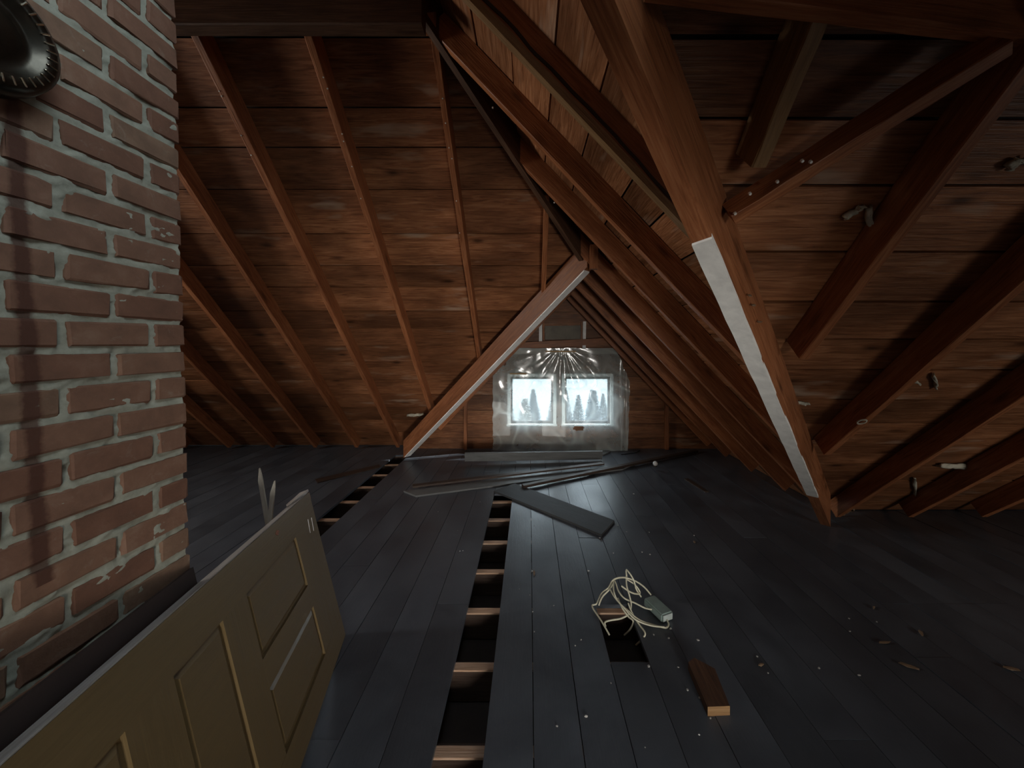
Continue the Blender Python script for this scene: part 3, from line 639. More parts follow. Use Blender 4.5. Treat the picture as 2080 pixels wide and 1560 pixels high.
# ------------------------------------------------------------------ chimney
def chimney():
    c = empty('chimney', (CH_X - 0.32, 0.75, 0)); tag(c, 'weathered red brick chimney with thick pale mortar at the left', 'chimney')
    LEAN = Matrix.Translation((CH_X, CH_Y1, 1.2)) @ Matrix.Rotation(R(-1.5), 4, 'Y') @ Matrix.Translation((-CH_X, -CH_Y1, -1.2))
    bw = 0.09; xb = CH_X - 0.64; top = 4.2; rec = 0.006
    # core with a rough mortar face
    me = mesh('mortar_core', [(xb + .01, CH_Y0 + .01, 0), (CH_X - 0.03, CH_Y0 + .01, 0), (CH_X - 0.03, CH_Y1 - .012, 0), (xb + .01, CH_Y1 - .012, 0), (xb + .01, CH_Y0 + .01, top), (CH_X - 0.03, CH_Y0 + .01, top), (CH_X - 0.03, CH_Y1 - .012, top), (xb + .01, CH_Y1 - .012, top)],
              [(0, 3, 2, 1), (4, 5, 6, 7), (0, 1, 5, 4), (1, 2, 6, 5), (2, 3, 7, 6), (3, 0, 4, 7)])
    link('mortar_core', me, 'mortar', LEAN, c)
    ny, nz = 110, 420; z0, z1 = 0.5, 3.0; vs = []; fs = []
    for j in range(nz + 1):
        for i in range(ny + 1):
            y = CH_Y0 + 0.012 + (CH_Y1 - CH_Y0 - 0.02) * i / ny; z = z0 + (z1 - z0) * j / nz
            q = Vector((y * 14, z * 22, 0)); dpt = 0.0075 * noise.noise(q) + 0.005 * noise.noise(q * 3.1) + 0.002 * noise.noise(q * 7)
            vs.append((CH_X - rec + dpt, y, z))
    for j in range(nz):
        for i in range(ny):
            a = j * (ny + 1) + i; fs.append((a, a + 1, a + ny + 2, a + ny + 1))
    link('mortar_face', mesh('mortar_face', vs, fs, True), 'mortar', LEAN, c)
    def brickmesh(L, D, H, k):
        rnd = random.Random(k); bm = bmesh.new(); bmesh.ops.create_cube(bm, size=1)
        bmesh.ops.scale(bm, vec=(D, L, H), verts=bm.verts)
        bmesh.ops.bevel(bm, geom=bm.edges[:], offset=0.0045, segments=1, affect='EDGES')
        for v in bm.verts: v.co += Vector((rnd.uniform(-.0015, .0015), rnd.uniform(-.003, .003), rnd.uniform(-.0028, .0028)))
        me = bpy.data.meshes.new('brick'); bm.to_mesh(me); bm.free(); me.materials.append(M['brick']); return me
    BL, BH, J = 0.194, COURSE - 0.0175, 0.017
    full = [brickmesh(BL, bw, BH, k) for k in range(8)]; half = [brickmesh(bw + 0.002, bw, BH, 20 + k) for k in range(5)]
    zc0 = 1.676 - 9 / 750 * 1.2                        # a bed joint at the corner on the horizon of the photograph
    n0 = int(zc0 / COURSE)
    other = bmesh.new()
    for n in range(int(top / COURSE)):
        z = (zc0 - n0 * COURSE) + (n + 0.5) * COURSE
        if z < 0.05: continue
        y = CH_Y1; first = (n % 2 == 0)
        if not (0.55 < z < 2.95): first = first
        k = 0
        while y > CH_Y0 + 0.03:
            L = (bw + 0.002) if (k == 0 and first) else BL
            L = min(L, y - CH_Y0)
            if L < 0.04: break
            ms = (half if (k == 0 and first) else full)
            o = None
            if L >= BL - 1e-6 or (k == 0 and first):
                me = random.choice(ms)
            else: me = brickmesh(L, bw, BH, 100 + n)
            if 0.55 < z < 2.95:
                o = link('brick', me, None, LEAN @ Matrix.Translation((CH_X - bw / 2 + random.uniform(-.002, .0025), y - L / 2, z + random.uniform(-.002, .002))) @ Matrix.Rotation(random.uniform(-.012, .012), 4, 'X') @ Matrix.Rotation(random.uniform(-.012, .012), 4, 'Z'), c)
            else:
                t = bmesh.new(); t.from_mesh(me); bmesh.ops.translate(t, vec=(CH_X - bw / 2, y - L / 2, z), verts=t.verts); mm = bpy.data.meshes.new('t'); t.to_mesh(mm); t.free(); other.from_mesh(mm); bpy.data.meshes.remove(mm)
            y -= L + J; k += 1
        # back and front faces, out of sight
        for face_y in (CH_Y1 - bw / 2, CH_Y0 + bw / 2):
            x = CH_X - bw - J + (0 if first else -0.1)
            while x - BL > xb - 0.1:
                L = min(BL, x - xb)
                if L < 0.05: break
                t = bmesh.new(); bmesh.ops.create_cube(t, size=1); bmesh.ops.scale(t, vec=(L, bw, BH), verts=t.verts); bmesh.ops.translate(t, vec=(x - L / 2, face_y, z), verts=t.verts)
                mm = bpy.data.meshes.new('t'); t.to_mesh(mm); t.free(); other.from_mesh(mm); bpy.data.meshes.remove(mm); x -= L + J
    me = bpy.data.meshes.new('brickwork'); other.to_mesh(me); other.free()
    o = link('brickwork', me, 'brick', LEAN, c); o['kind'] = 'stuff'
chimney()
# round ribbed flue cover
def flue():
    ctr = Vector((CH_X - 0.03, 0.735, 2.315)); c = empty('flue_cover', ctr); tag(c, 'round dark metal flue cover with a ribbed rim high on the chimney', 'flue cover')
    prof = [(0.0, 0.055), (0.04, 0.06), (0.055, 0.05), (0.075, 0.05), (0.085, 0.062), (0.10, 0.066), (0.118, 0.055), (0.125, 0.03), (0.125, 0.0)]
    k = 48; vs = []; fs = []
    for r, hgt in prof:
        for j in range(k):
            a = 2 * math.pi * j / k; vs.append((hgt, r * math.cos(a), r * math.sin(a)))
    for i in range(len(prof) - 1):
        for j in range(k): fs.append((i * k + j, (i + 1) * k + j, (i + 1) * k + (j + 1) % k, i * k + (j + 1) % k))
    link('cover_plate', mesh('cover_plate', vs, fs, True), 'steel', Matrix.Translation(ctr), c)
    b = bmesh.new(); bmesh.ops.create_cube(b, size=1); bmesh.ops.scale(b, vec=(0.012, 0.004, 0.018), verts=b.verts); bmesh.ops.bevel(b, geom=b.edges[:], offset=0.0015, segments=1, affect='EDGES')
    me = bpy.data.meshes.new('rib'); b.to_mesh(me); b.free(); me.materials.append(M['glint'])
    for j in range(36):
        a = 2 * math.pi * j / 36
        link('rib', me, None, Matrix.Translation(ctr) @ Matrix.Rotation(a, 4, 'X') @ Matrix.Translation((0.0615, 0, -0.096)), c)
flue()

# ------------------------------------------------------------------ old panel door lying on its long edge against the chimney
def door():
    B = Vector((-1.0618, 2.135, 0.0)); d = Vector((0.2587, -0.9603, 0.1045)).normalized(); up = Vector((-0.2698, 0.032, 0.9624)); up = (up - d * up.dot(d)).normalized()
    H, L, T = 0.843, 1.98, 0.036; n = d.cross(up).normalized()
    if n.x < 0: n = -n                              # faces the room
    c = empty('panel_door', B); tag(c, 'tan panelled wooden door lying on its side against the chimney', 'door')
    P = lambda s, t, w=0.0: B + d * s + up * t + n * w
    def slab(name, s0, s1, t0, t1, w0, w1, mat, xd=d): return prism(name, [P(s0, t0, w0), P(s1, t0, w0), P(s1, t1, w0), P(s0, t1, w0)], n, w1 - w0, xd, mat, c)
    t0s, t1s = (0.115, 0.355), (0.46, 0.705)
    slab('stile', 0.0, L, 0.0, 0.115, -T, 0.0, 'doorpaint'); slab('stile', 0.0, L, 0.705, H, -T, 0.0, 'doorpaint')
    slab('mullion', 0.32, 0.84, 0.355, 0.46, -T, -0.0003, 'doorpaint'); slab('mullion', 1.40, L - 0.14, 0.355, 0.46, -T, -0.0003, 'doorpaint')
    for a, b in ((0.0, 0.32), (0.84, 1.0), (1.24, 1.40), (L - 0.14, L)): slab('rail', a, b, 0.115, 0.705, -T, -0.0005, 'doorpaint', up)
    for (a, b, t0, t1) in ((0.32, 0.84, *t0s), (0.32, 0.84, *t1s), (1.0, 1.24, 0.115, 0.705), (1.40, L - 0.14, *t0s), (1.40, L - 0.14, *t1s)):
        slab('panel', a, b, t0, t1, -T + 0.006, -0.011, 'doorpaint')
        e, f = 0.01, 0.014                        # narrow groove, then a nearly flush field
        i0, i1, j0, j1 = a + e, b - e, t0 + e, t1 - e
        q = [P(i0, j0, -0.011), P(i1, j0, -0.011), P(i1, j1, -0.011), P(i0, j1, -0.011), P(i0 + f, j0 + f, -0.004), P(i1 - f, j0 + f, -0.004), P(i1 - f, j1 - f, -0.004), P(i0 + f, j1 - f, -0.004)]
        mw = basis(q[0], d, n); inv = mw.inverted()
        link('panel_field', fix(mesh('panel_field', [inv @ x for x in q], [(0, 1, 2, 3), (4, 7, 6, 5), (0, 4, 5, 1), (1, 5, 6, 2), (2, 6, 7, 3), (3, 7, 4, 0)])), 'doorpaint', mw, c)
    o = slab('door_edge', 0.012, L - 0.01, H, H + 0.004, -T + 0.001, -0.003, 'dooredge'); o['label'] = 'pale upper edge'
    # splintered far corner standing proud of the edge
    q = [P(-0.01, H + 0.002, -T - 0.012), P(0.19, H + 0.003, -T - 0.02), P(0.25, H + 0.004, -0.03), P(0.05, H + 0.004, -0.003), P(-0.012, H + 0.004, -0.004)]
    q2 = [x + up * (0.012 if i in (0, 4, 3) else 0.004) for i, x in enumerate(q)]; k = 5
    mw = basis(q[0], d, up); inv = mw.inverted()
    o = link('splintered_corner', fix(mesh('splintered_corner', [inv @ x for x in q + q2], [tuple(range(k)), tuple(range(2 * k - 1, k - 1, -1))] + [(i, (i + 1) % k, k + (i + 1) % k, k + i) for i in range(k)])), 'dooredge', mw, c)
    o = slab('end_grain', -0.004, 0.0, H - 0.04, H, -T, 0.0, 'redend'); o['label'] = 'red-brown raw end grain'
    for s, t in ((0.06, H - 0.13), (0.115, H - 0.12)):
        a = P(s, t, 0.0005); prism('scratch', [a, a + d * 0.006, a + d * 0.02 - up * 0.07, a + d * 0.016 - up * 0.07], n, 0.0008, up, 'white', c)
    a = P(0.5, H - 0.045, 0.0004); prism('stain', [a + d * 0.02, a + up * 0.012, a - d * 0.025, a - up * 0.014], n, 0.0006, d, 'redend', c)
    # dark strip added for the shade between door and chimney
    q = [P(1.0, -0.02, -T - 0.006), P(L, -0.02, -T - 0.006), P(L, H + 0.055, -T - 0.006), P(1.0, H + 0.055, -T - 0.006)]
    o = prism('shade_strip', q, -n, 0.012, d, 'crack'); tag(o, 'dark strip added for the shade between the tan door and the chimney', 'plank')
    return P, H, T
DP, DH, DT = door()
# two broken laths standing behind the door
def lath(p0, p1, w, label):
    p0, p1 = Vector(p0), Vector(p1); d = p1 - p0; mw = basis(p0, d, (0, -1, 0)); L = d.length; t = 0.008
    vs = []; fs = []
    prof = [(0, -w / 2, w / 2), (L * 0.93, -w / 2, w / 2), (L * 0.97, -w * 0.45, w * 0.1), (L, -w * 0.3, -w * 0.2)]
    for x, a, b in prof: vs += [(x, a, -t / 2), (x, b, -t / 2), (x, b, t / 2), (x, a, t / 2)]
    for i in range(3):
        for j in range(4): a = i * 4 + j; b = i * 4 + (j + 1) % 4; fs.append((a, b, b + 4, a + 4))
    fs += [(0, 3, 2, 1), (12, 13, 14, 15)]
    o = link('broken_lath', fix(mesh('broken_lath', vs, fs)), 'greylath', mw); tag(o, label, 'lath', 'broken laths behind the door')
lath((-1.40, 2.13, 0.0), at(525, 951, 2.03), 0.024, 'taller broken lath sticking up behind the tan door, leaning left')
lath((-1.47, 2.0, 0.0), at(556, 976, 1.97), 0.022, 'shorter broken lath sticking up behind the tan door, leaning right')

# ------------------------------------------------------------------ loose boards on the floor
def lying(name, pix, th, mat, label, z=0.0, tilt=None, cat='plank'):
    pts = [onz(u, v, z) for u, v in pix]; long = pts[1] - pts[0]
    o = prism(name, pts, (0, 0, 1), th, long, mat); return tag(o, label, cat)
lying('loose_plank', [(1003, 1000), (1222, 1090), (1248, 1061), (1046, 985)], 0.02, 'floorboard', 'short dark loose plank lying across the end of the floor gap')
lying('loose_plank', [(845, 1010), (1265, 955), (1290, 943), (820, 1000)], 0.018, 'greyboard', 'long flat grey plank beneath the other boards', 0.0)
def plank3(name, p0, p1, w, th, mat, label, up=(0, 0, 1), cat='plank'):
    o = beam(name, p0, p1, w, th, tuple(-x for x in up), mat, jit=0.001); return tag(o, label, cat)
a, b = onz(838, 989, 0.03), onz(1225, 943, 0.055)
plank3('loose_board', a + Vector((0, 0, 0.02)), b + Vector((0, 0, 0.02)), 0.07, 0.02, 'darkboard', 'narrow dark board lying askew behind the long grey plank')
a, b = onz(1062, 990, 0.02), onz(1415, 918, 0.02)
plank3('loose_batten', a + Vector((0, 0, 0.03)), b + Vector((0, 0, 0.03)), 0.06, 0.03, 'darkboard', 'long dark batten pointing to the right corner with a glass knob on it')
a, b = at(944, 939, 5.14), at(1224, 936, 5.30)
a.z = 0.17; b.z = 0.15
plank3('loose_plank', a, b, 0.024, 0.13, 'greyboard', 'grey plank standing on edge in front of the plastic sheet', (0, -0.25, 0.95))
lying('torn_tar_paper', [(1108, 927), (1165, 923), (1178, 912), (1150, 910)], 0.012, 'paperdark', 'torn black tar paper scrap near the windows', 0.0, cat='paper')
lying('torn_tar_paper', [(1262, 924), (1292, 920), (1300, 915), (1256, 919)], 0.012, 'paperdark', 'thin black paper scrap right of the plastic sheet', 0.0, cat='paper')
lying('board_offcut', [(1190, 926), (1226, 926), (1240, 919), (1192, 919)], 0.02, 'greyboard', 'pale grey board offcut under the right window', cat='board')
lying('wood_splinter', [(1390, 974), (1432, 1000), (1440, 1000), (1398, 973)], 0.01, 'darkboard', 'long thin dark splinter on the right floor', cat='splinter')
lying('loose_lath', [(640, 975), (770, 945), (772, 950), (645, 982)], 0.012, 'darkboard', 'dark lath on the floor beyond the tan door', cat='lath')
# glass knob
kp = onz(1331, 946, 0.05); kc = empty('glass_knob', kp); tag(kc, 'small shiny round knob on the dark batten', 'knob')
bm = bmesh.new(); bmesh.ops.create_uvsphere(bm, u_segments=16, v_segments=10, radius=0.032); me = bpy.data.meshes.new('knob_ball'); bm.to_mesh(me); bm.free()
for p in me.polygons: p.use_smooth = True
link('knob_ball', me, plain('glazed_porcelain', (0.6, 0.6, 0.58), 0.08, 0, 0.1), Matrix.Translation(kp + Vector((0, 0, 0.03))), kc)
bm = bmesh.new(); bmesh.ops.create_cone(bm, cap_ends=True, segments=16, radius1=0.022, radius2=0.014, depth=0.02); me = bpy.data.meshes.new('knob_stem'); bm.to_mesh(me); bm.free()
link('knob_stem', me, 'steel', Matrix.Translation(kp), kc)
# wedge offcut in front
def wedge():
    e0, e1, t0, t1 = onz(1437, 1454), onz(1482, 1452), onz(1398, 1362), onz(1410, 1352)
    mid = onz(1452, 1375); zt = Vector((0, 0, 0.042))
    pts = [e0, e1, mid, t1, t0]
    o = prism('wood_offcut', pts, (0, 0, 1), 0.042, (t0 - e0), 'oldbeam'); regparent(o); tag(o, 'wedge-shaped wood offcut with a raw orange end, near the floor hole', 'offcut')
    n = (e1 - e0).cross(Vector((0, 0, 1))).normalized()
    if n.y > 0: n = -n
    q = [e0, e1, e1 + zt, e0 + zt]
    p = prism('cut_end', [x + n * 0.0005 for x in q], n, 0.002, (e1 - e0), 'sapwood', o); p['label'] = 'raw orange cut end'
wedge()

# ------------------------------------------------------------------ tangle of cream cord with a grey-green adapter
def cords():
    c0 = onz(1262, 1235); c = empty('extension_cord', (c0.x, c0.y, 0)); tag(c, 'tangle of cream cord with a grey-green plug adapter over the floor hole', 'cord')
    def P(*l): return [at(u, v, y) for u, v, y in l]
    Z = lambda u, v, z: onz(u, v, z)
    runs = [
        [Z(1238, 1290, -0.03), Z(1222, 1262, 0.0), Z(1203, 1232, 0.012), Z(1212, 1226, 0.02), Z(1222, 1206, 0.06), Z(1236, 1194, 0.1), Z(1246, 1178, 0.14), Z(1266, 1173, 0.17), Z(1290, 1180, 0.15), Z(1308, 1192, 0.1), Z(1322, 1208, 0.05)],
        [Z(1216, 1230, 0.02), Z(1224, 1212, 0.06), Z(1240, 1195, 0.1), Z(1248, 1180, 0.13), Z(1256, 1200, 0.11), Z(1268, 1215, 0.09), Z(1290, 1225, 0.06), Z(1310, 1235, 0.03), Z(1324, 1238, 0.025)],
        [Z(1246, 1182, 0.13), Z(1247, 1202, 0.12), Z(1256, 1222, 0.09), Z(1275, 1240, 0.06), Z(1300, 1260, 0.03), Z(1330, 1270, 0.012), Z(1352, 1275, 0.01), Z(1358, 1268, 0.01), Z(1354, 1258, 0.015)],
        [Z(1240, 1198, 0.11), Z(1250, 1215, 0.1), Z(1268, 1235, 0.08), Z(1290, 1258, 0.04), Z(1320, 1270, 0.018), Z(1350, 1274, 0.022)],
        [Z(1273, 1172, 0.17), Z(1272, 1158, 0.2), Z(1277, 1162, 0.2), Z(1287, 1178, 0.16), Z(1292, 1196, 0.11), Z(1302, 1212, 0.05)],
        [Z(1272, 1170, 0.17), Z(1273, 1190, 0.14), Z(1278, 1208, 0.11), Z(1282, 1228, 0.07), Z(1278, 1246, 0.04), Z(1262, 1256, 0.02), Z(1240, 1260, 0.012), Z(1229, 1264, 0.0), Z(1230, 1272, -0.03)],
        [Z(1255, 1215, 0.09), Z(1264, 1235, 0.07), Z(1276, 1252, 0.03), Z(1286, 1262, 0.0), Z(1280, 1278, -0.05), Z(1268, 1290, -0.1)],
        [Z(1276, 1225, 0.08), Z(1284, 1245, 0.05), Z(1298, 1268, 0.02), Z(1310, 1285, 0.012), Z(1306, 1296, -0.01), Z(1292, 1310, -0.08)],
        [Z(1262, 1190, 0.14), Z(1276, 1200, 0.12), Z(1290, 1206, 0.09), Z(1300, 1204, 0.08), Z(1290, 1188, 0.12), Z(1272, 1176, 0.15)],
    ]
    for r in runs: tube('cord', r, 0.005, 'cream', c, 8, 8)
    a, b = onz(1322, 1222, 0.025), onz(1352, 1250, 0.025); mid = (a + b) / 2; d = (b - a).normalized()
    bm = bmesh.new(); bmesh.ops.create_cube(bm, size=1); bmesh.ops.scale(bm, vec=((b - a).length + 0.035, 0.088, 0.05), verts=bm.verts); bmesh.ops.bevel(bm, geom=bm.edges[:], offset=0.008, segments=2, affect='EDGES')
    me = bpy.data.meshes.new('adapter'); bm.to_mesh(me); bm.free()
    o = link('adapter', me, 'adapter', basis(mid, d, (0, 0, 1)), c); o['label'] = 'grey-green plug adapter'
    bm = bmesh.new(); bmesh.ops.create_cube(bm, size=1); bmesh.ops.scale(bm, vec=(0.004, 0.07, 0.036), verts=bm.verts); me = bpy.data.meshes.new('socket_face'); bm.to_mesh(me); bm.free()
    link('socket_face', me, plain('pale_socket', (0.4, 0.45, 0.43), 0.4), basis(mid + d * ((b - a).length / 2 + 0.0185), d, (0, 0, 1)), c)
cords()

# ------------------------------------------------------------------ crumbs and flakes on the floor, tufts on the roof
def blob(k, flat):
    rnd = random.Random(k); bm = bmesh.new(); bmesh.ops.create_icosphere(bm, subdivisions=1, radius=1)
    for v in bm.verts:
        v.co *= rnd.uniform(0.65, 1.2); v.co.z *= flat
    me = bpy.data.meshes.new('crumb'); bm.to_mesh(me); bm.free(); return me
CR = [blob(k, 0.6) for k in range(6)]; FLK = [blob(20 + k, 0.25) for k in range(5)]
for me in CR: me.materials.append(M['plaster'])
for me in FLK: me.materials.append(M['chipwood'])
crumbs = [(1081, 1161, 3), (1195, 1160, 3), (1287, 1004, 3), (1319, 1082, 2), (1273, 1081, 2), (1246, 1124, 2), (1304, 1122, 2), (1320, 1127, 3), (1085, 1068, 1), (1132, 1067, 1), (1055, 1197, 1),
          (1076, 1209, 1), (1082, 1243, 2), (1085, 1284, 2), (1125, 1231, 2), (1190, 1456, 5), (1131, 1476, 4), (1180, 1300, 2), (1168, 1312, 2), (1241, 1388, 2), (1318, 1355, 5), (1362, 1278, 4), (1358, 1297, 3), (1418, 1301, 3),
          (1396, 1402, 4), (1421, 1418, 4), (1443, 1460, 3), (1420, 1493, 3), (1310, 1519, 2), (1538, 1334, 3), (1560, 1368, 2), (1664, 1358, 3), (1725, 1257, 2), (1726, 1283, 2), (1781, 1264, 2), (1745, 1372, 3), (1378, 1356, 2),
          (930, 1078, 1), (934, 1120, 2), (975, 1020, 1), (890, 1040, 1), (1410, 1088, 2), (1328, 1290, 2), (1218, 1093, 2), (1255, 1068, 2), (940, 1119, 1)]
CLAB = {(1081, 1161): 'pale crumb on the first board joint right of the long floor gap', (1195, 1160): 'pale crumb on the floor just beyond the cord tangle', (1287, 1004): 'lone pale crumb right of the short loose plank, toward the windows',
        (1320, 1127): 'short pale crumb on the floor beyond the plug adapter', (1190, 1456): 'bright curled crumb near the bottom of the view, left of the wedge offcut', (1131, 1476): 'yellowish crumb near the bottom of the view beside the floor gap',
        (1318, 1355): 'flat pale crumb at the near right corner of the floor hole', (1362, 1278): 'grey crumb at the end of the cord loop', (1358, 1297): 'grey crumb just below the end of the cord loop', (1418, 1301): 'pale crumb right of the cord tangle',
        (1396, 1402): 'pale crumb against the left edge of the wedge offcut', (1421, 1418): 'bright crumb at the left of the raw end of the wedge offcut', (1443, 1460): 'crumb just below the raw end of the wedge offcut', (1420, 1493): 'crumb on the floor below the wedge offcut',
        (1538, 1334): 'pale crumb on the floor right of the wedge offcut, beside a thin flake', (1664, 1358): 'pale crumb halfway between the wedge offcut and the tan flake', (1745, 1372): 'pale crumb just left of the largest tan flake'}
for i, (u, v, s) in enumerate(crumbs):
    p = onz(u, v); sc = s * 0.55 * p.y / F_PX + 0.0018
    o = link('plaster_crumb', CR[i % 6], None, Matrix.Translation((p.x, p.y, sc * 0.45)) @ Matrix.Rotation(random.uniform(0, 6.28), 4, 'Z') @ Matrix.Diagonal((sc * random.uniform(0.8, 1.5), sc, sc, 1)))
    tag(o, CLAB.get((u, v), 'tiny pale plaster speck scattered on the grey floor'), 'crumb', 'plaster crumbs on the floor')
for i, (u, v, L, lb) in enumerate(((1848, 1355, 0.045, 'largest tan wood flake on the dark right floor'), (2055, 1360, 0.045, 'long pale wood flake at the right border of the floor'), (1798, 1307, 0.035, 'reddish brown wood flake behind the tan flake'),
                                   (1545, 1352, 0.025, 'thin pale wood flake right of the wedge offcut'), (1775, 1236, 0.02, 'small grey flake far out on the dark right floor'), (1870, 1287, 0.03, 'slim brown sliver on the right floor'), (1410, 1102, 0.03, 'tiny sliver by the end of the short loose plank'),
                                   (1085, 1165, 0.03, 'curled flake on the floorboard joint right of the gap'))):
    p = onz(u, v); o = link('wood_flake', FLK[i % 5], None, Matrix.Translation((p.x, p.y, 0.006)) @ Matrix.Rotation(-0.5 + 0.3 * i, 4, 'Z') @ Matrix.Diagonal((L, L * 0.35, 0.02, 1)))
    tag(o, lb, 'flake', 'wood flakes on the floor')
def tuft(u0, v0, u1, v1, pl, off, w, label, mat='fibre', cat='tuft'):
    a, b = onp(u0, v0, pl, off), onp(u1, v1, pl, off); n = -nout(pl); d = b - a; L = d.length; mw = basis(a, d, n); nx, ny = 14, 8; vs = []; fs = []; sd_ = u0 * 0.37 + v0
    for i in range(nx + 1):
        for j in range(ny + 1):
            t = i / nx; s_ = j / ny - 0.5
            ww = w * (0.45 + 0.55 * abs(math.sin(t * 3.0 + 0.4))) * (0.8 + 0.6 * noise.noise(Vector((t * 4, sd_, 0))))
            x = t * L + 0.2 * w * noise.noise(Vector((s_ * 5, t * 4, sd_))); y = s_ * ww + 0.4 * w * noise.noise(Vector((t * 3, 2, sd_)))
            z = 0.012 + 0.02 * abs(noise.noise(Vector((t * 5, s_ * 5, sd_ + 3)))) + 0.25 * w * (1 - (2 * s_) ** 2)
            vs.append((x, y, z))
    k = len(vs); vs += [(x, y, 0.0 + z * 0.3) for x, y, z in vs]
    W_ = ny + 1
    for i in range(nx):
        for j in range(ny):
            q = (i * W_ + j, i * W_ + j + 1, (i + 1) * W_ + j + 1, (i + 1) * W_ + j); fs.append(q); fs.append(tuple(k + t for t in reversed(q)))
    rim = [j for j in range(ny + 1)] + [i * W_ + ny for i in range(1, nx + 1)] + [nx * W_ + j for j in range(ny - 1, -1, -1)] + [i * W_ for i in range(nx - 1, 0, -1)]
    for a_, b_ in zip(rim, rim[1:] + rim[:1]): fs.append((a_, b_, k + b_, k + a_))
    o = link('insulation_tuft', fix(mesh('insulation_tuft', vs, fs, True)), mat, mw); tag(o, label, cat, 'tufts stuck to the right slope')
tuft(1712, 440, 1752, 416, PR, 0.0, 0.035, 'white rag-like tuft pointing left, high on the right slope')
tuft(1758, 420, 1774, 492, PR, 0.0, 0.04, 'white tuft hanging down, high on the right slope')
tuft(1905, 942, 1985, 946, PR, 0.0, 0.07, 'pale yellow tuft low on the right slope')
tuft(1893, 756, 1899, 786, PR, 0.0, 0.022, 'small white wisp between two rafters on the right slope')
tuft(1848, 768, 1866, 776, PR, 0.15, 0.015, 'tiny white wisp on the edge of a right slope rafter')
tuft(1856, 968, 1856, 1004, PR, 0.0, 0.025, 'slim pale wisp hanging low left of the yellow tuft')
tuft(1708, 1042, 1732, 1030, PR, 0.1, 0.05, 'straw-coloured fibres where the white valley beam meets the floor', 'chipwood')
tuft(1615, 812, 1640, 817, PR, 0.0, 0.02, 'pale flake on the boards right of the white valley beam')
tuft(2040, 340, 2080, 318, PR, 0.0, 0.05, 'whitish smear of fibre at the upper right border')
tuft(828, 842, 862, 840, PL, 0.0, 0.07, 'yellowish scrap on the left slope behind the white slanting beam')
# paper ring on a rafter
def ring():
    p = onp(1750, 856, PR, 0.21); n = -nout(PR); vs = []; fs = []; k = 24
    for j in range(k):
        a = 2 * math.pi * j / k; r = 0.026 * (1 + 0.15 * noise.noise(Vector((math.cos(a), math.sin(a), 0))))
        for rr, zz_ in ((r, 0), (r * 0.72, 0), (r * 0.72, 0.006), (r, 0.006)): vs.append((rr * math.cos(a) * 1.2, rr * math.sin(a), zz_))
    for j in range(k):
        for q in range(4): fs.append((j * 4 + q, j * 4 + (q + 1) % 4, ((j + 1) % k) * 4 + (q + 1) % 4, ((j + 1) % k) * 4 + q))
    o = link('paper_ring', fix(mesh('paper_ring', vs, fs)), 'fibre', basis(p, (1, 0, 0), n)); tag(o, 'ring of pale torn paper stuck under a right slope rafter', 'paper')
ring()
for i, (u, v) in enumerate(((1524, 635), (1516, 661), (1538, 690))):
    t = tv(u - 22); p = onv(t) + Vector((0.045, -0.03, 0.1)); o = link('paint_flake', FLK[i], 'white', Matrix.Translation(p) @ Matrix.Rotation(0.8, 4, 'X') @ Matrix.Diagonal((0.012, 0.009, 0.02, 1)))
    tag(o, ('uppermost', 'middle', 'lowest')[i] + ' of three pale paint flakes stuck on the red valley beam', 'flake', 'paint flakes on the valley beam')

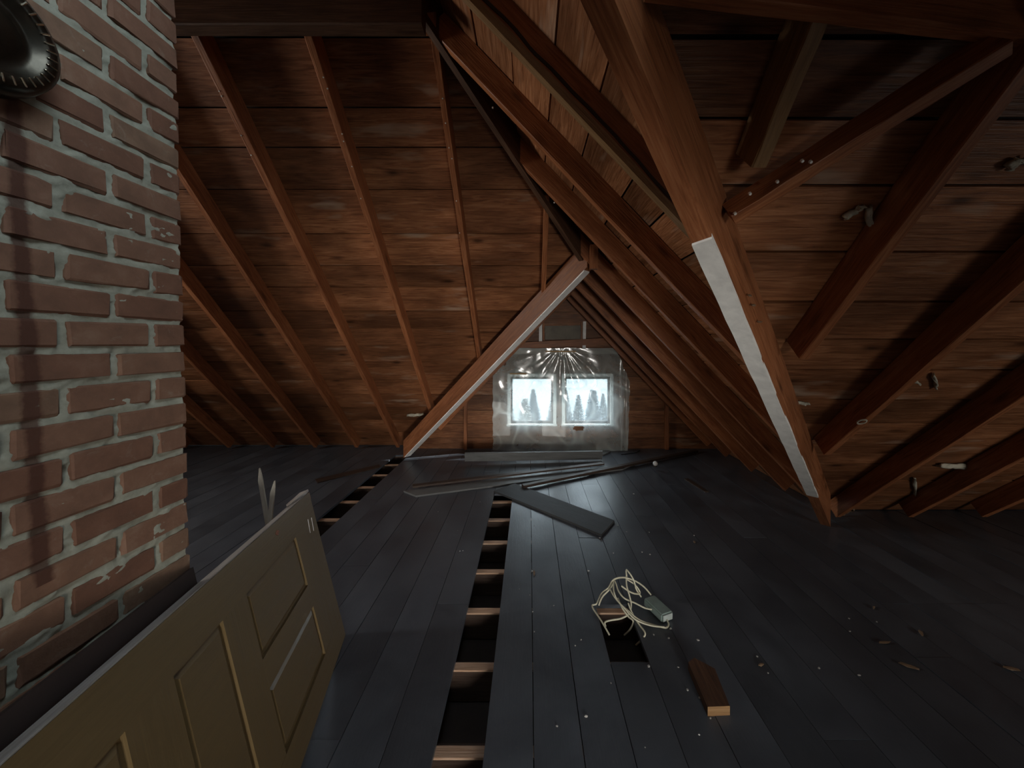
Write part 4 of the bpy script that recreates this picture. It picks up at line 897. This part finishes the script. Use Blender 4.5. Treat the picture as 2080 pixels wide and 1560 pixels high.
# ------------------------------------------------------------------ outside: pale ground and conifers below the window
g = []
for j in range(48): a = 2 * math.pi * j / 48; g.append((0.5 + 300 * math.cos(a), 20 + 300 * math.sin(a), -7.0))
o = prism('ground', g, (0, 0, -1), 0.5, (1, 0, 0), 'snow'); o['kind'] = 'structure'; o['label'] = 'pale ground far below the window'
def foliage(k, H, rad, n):
    rnd = random.Random(k); vs = []; fs = []
    for i in range(n):
        t = rnd.random() ** 1.15; z = H * (1 - t * 0.93); r = rad * t ** 0.85 * rnd.uniform(0.35, 1.0) + 0.02; a = rnd.uniform(0, 6.283)
        p = Vector((r * math.cos(a), r * math.sin(a), z)); L = rnd.uniform(0.12, 0.3) * (0.5 + t); w = L * 0.4
        d = Vector((math.cos(a) + rnd.uniform(-.5, .5), math.sin(a) + rnd.uniform(-.5, .5), rnd.uniform(-0.5, 0.6))).normalized(); s_ = d.cross(Vector((rnd.uniform(-.4, .4), rnd.uniform(-.4, .4), 1))).normalized()
        b = len(vs); vs += [p - s_ * w * 0.5, p + d * L, p + s_ * w * 0.5, p - d * L * 0.4]; fs.append((b, b + 1, b + 2, b + 3))
    return mesh('foliage', vs, fs)
FO = [foliage(k, 7.5, 1.3, 6000) for k in range(3)]; PALE = foliage(9, 7.3, 1.6, 6000)
for me in FO: me.materials.append(M['needle'])
PALE.materials.append(M['paleleaf'])
tr = bpy.data.meshes.new('trunk'); bm = bmesh.new(); bmesh.ops.create_cone(bm, cap_ends=True, segments=10, radius1=0.14, radius2=0.02, depth=7.2); bmesh.ops.translate(bm, vec=(0, 0, 3.6), verts=bm.verts); bm.to_mesh(tr); bm.free(); tr.materials.append(M['trunk'])
rows = [(x, y, (8.676 - 0.133 * y) / 7.35 + q) for x, y, q in ((-0.15, 13, 0.0), (2.45, 14, 0.015), (-2.6, 14, 0.02), (5.2, 14.5, 0.0), (1.1, 15.5, 0.02), (3.7, 16.5, -0.01), (-1.3, 16.5, 0.0), (-4.2, 17, 0.02), (0.2, 18.5, 0.03), (2.5, 18.8, -0.01),
        (4.9, 19.5, 0.02), (1.4, 21.5, 0.0), (3.7, 22, 0.03), (-1.2, 21, 0.01), (6.4, 22, 0.0), (0.3, 24.5, 0.01), (2.5, 25, 0.03), (5.1, 25.5, 0.0))]
for i, (x, y, s_) in enumerate(rows):
    c = empty('conifer' if i else 'birch', (x, y, -7.0))
    tag(c, 'blurred bluish conifer outside the gable windows, seen through plastic' if i else 'sunlit pale leafy tree filling the left window', 'tree', 'conifers outside the windows' if i else None)
    for nm, me in (('trunk', tr), ('foliage', FO[i % 3] if i else PALE)):
        link(nm, me, None, Matrix.Translation((x, y, -7.0)) @ Matrix.Rotation(i * 1.3, 4, 'Z') @ Matrix.Diagonal((s_, s_, s_ * 0.98, 1)), c)
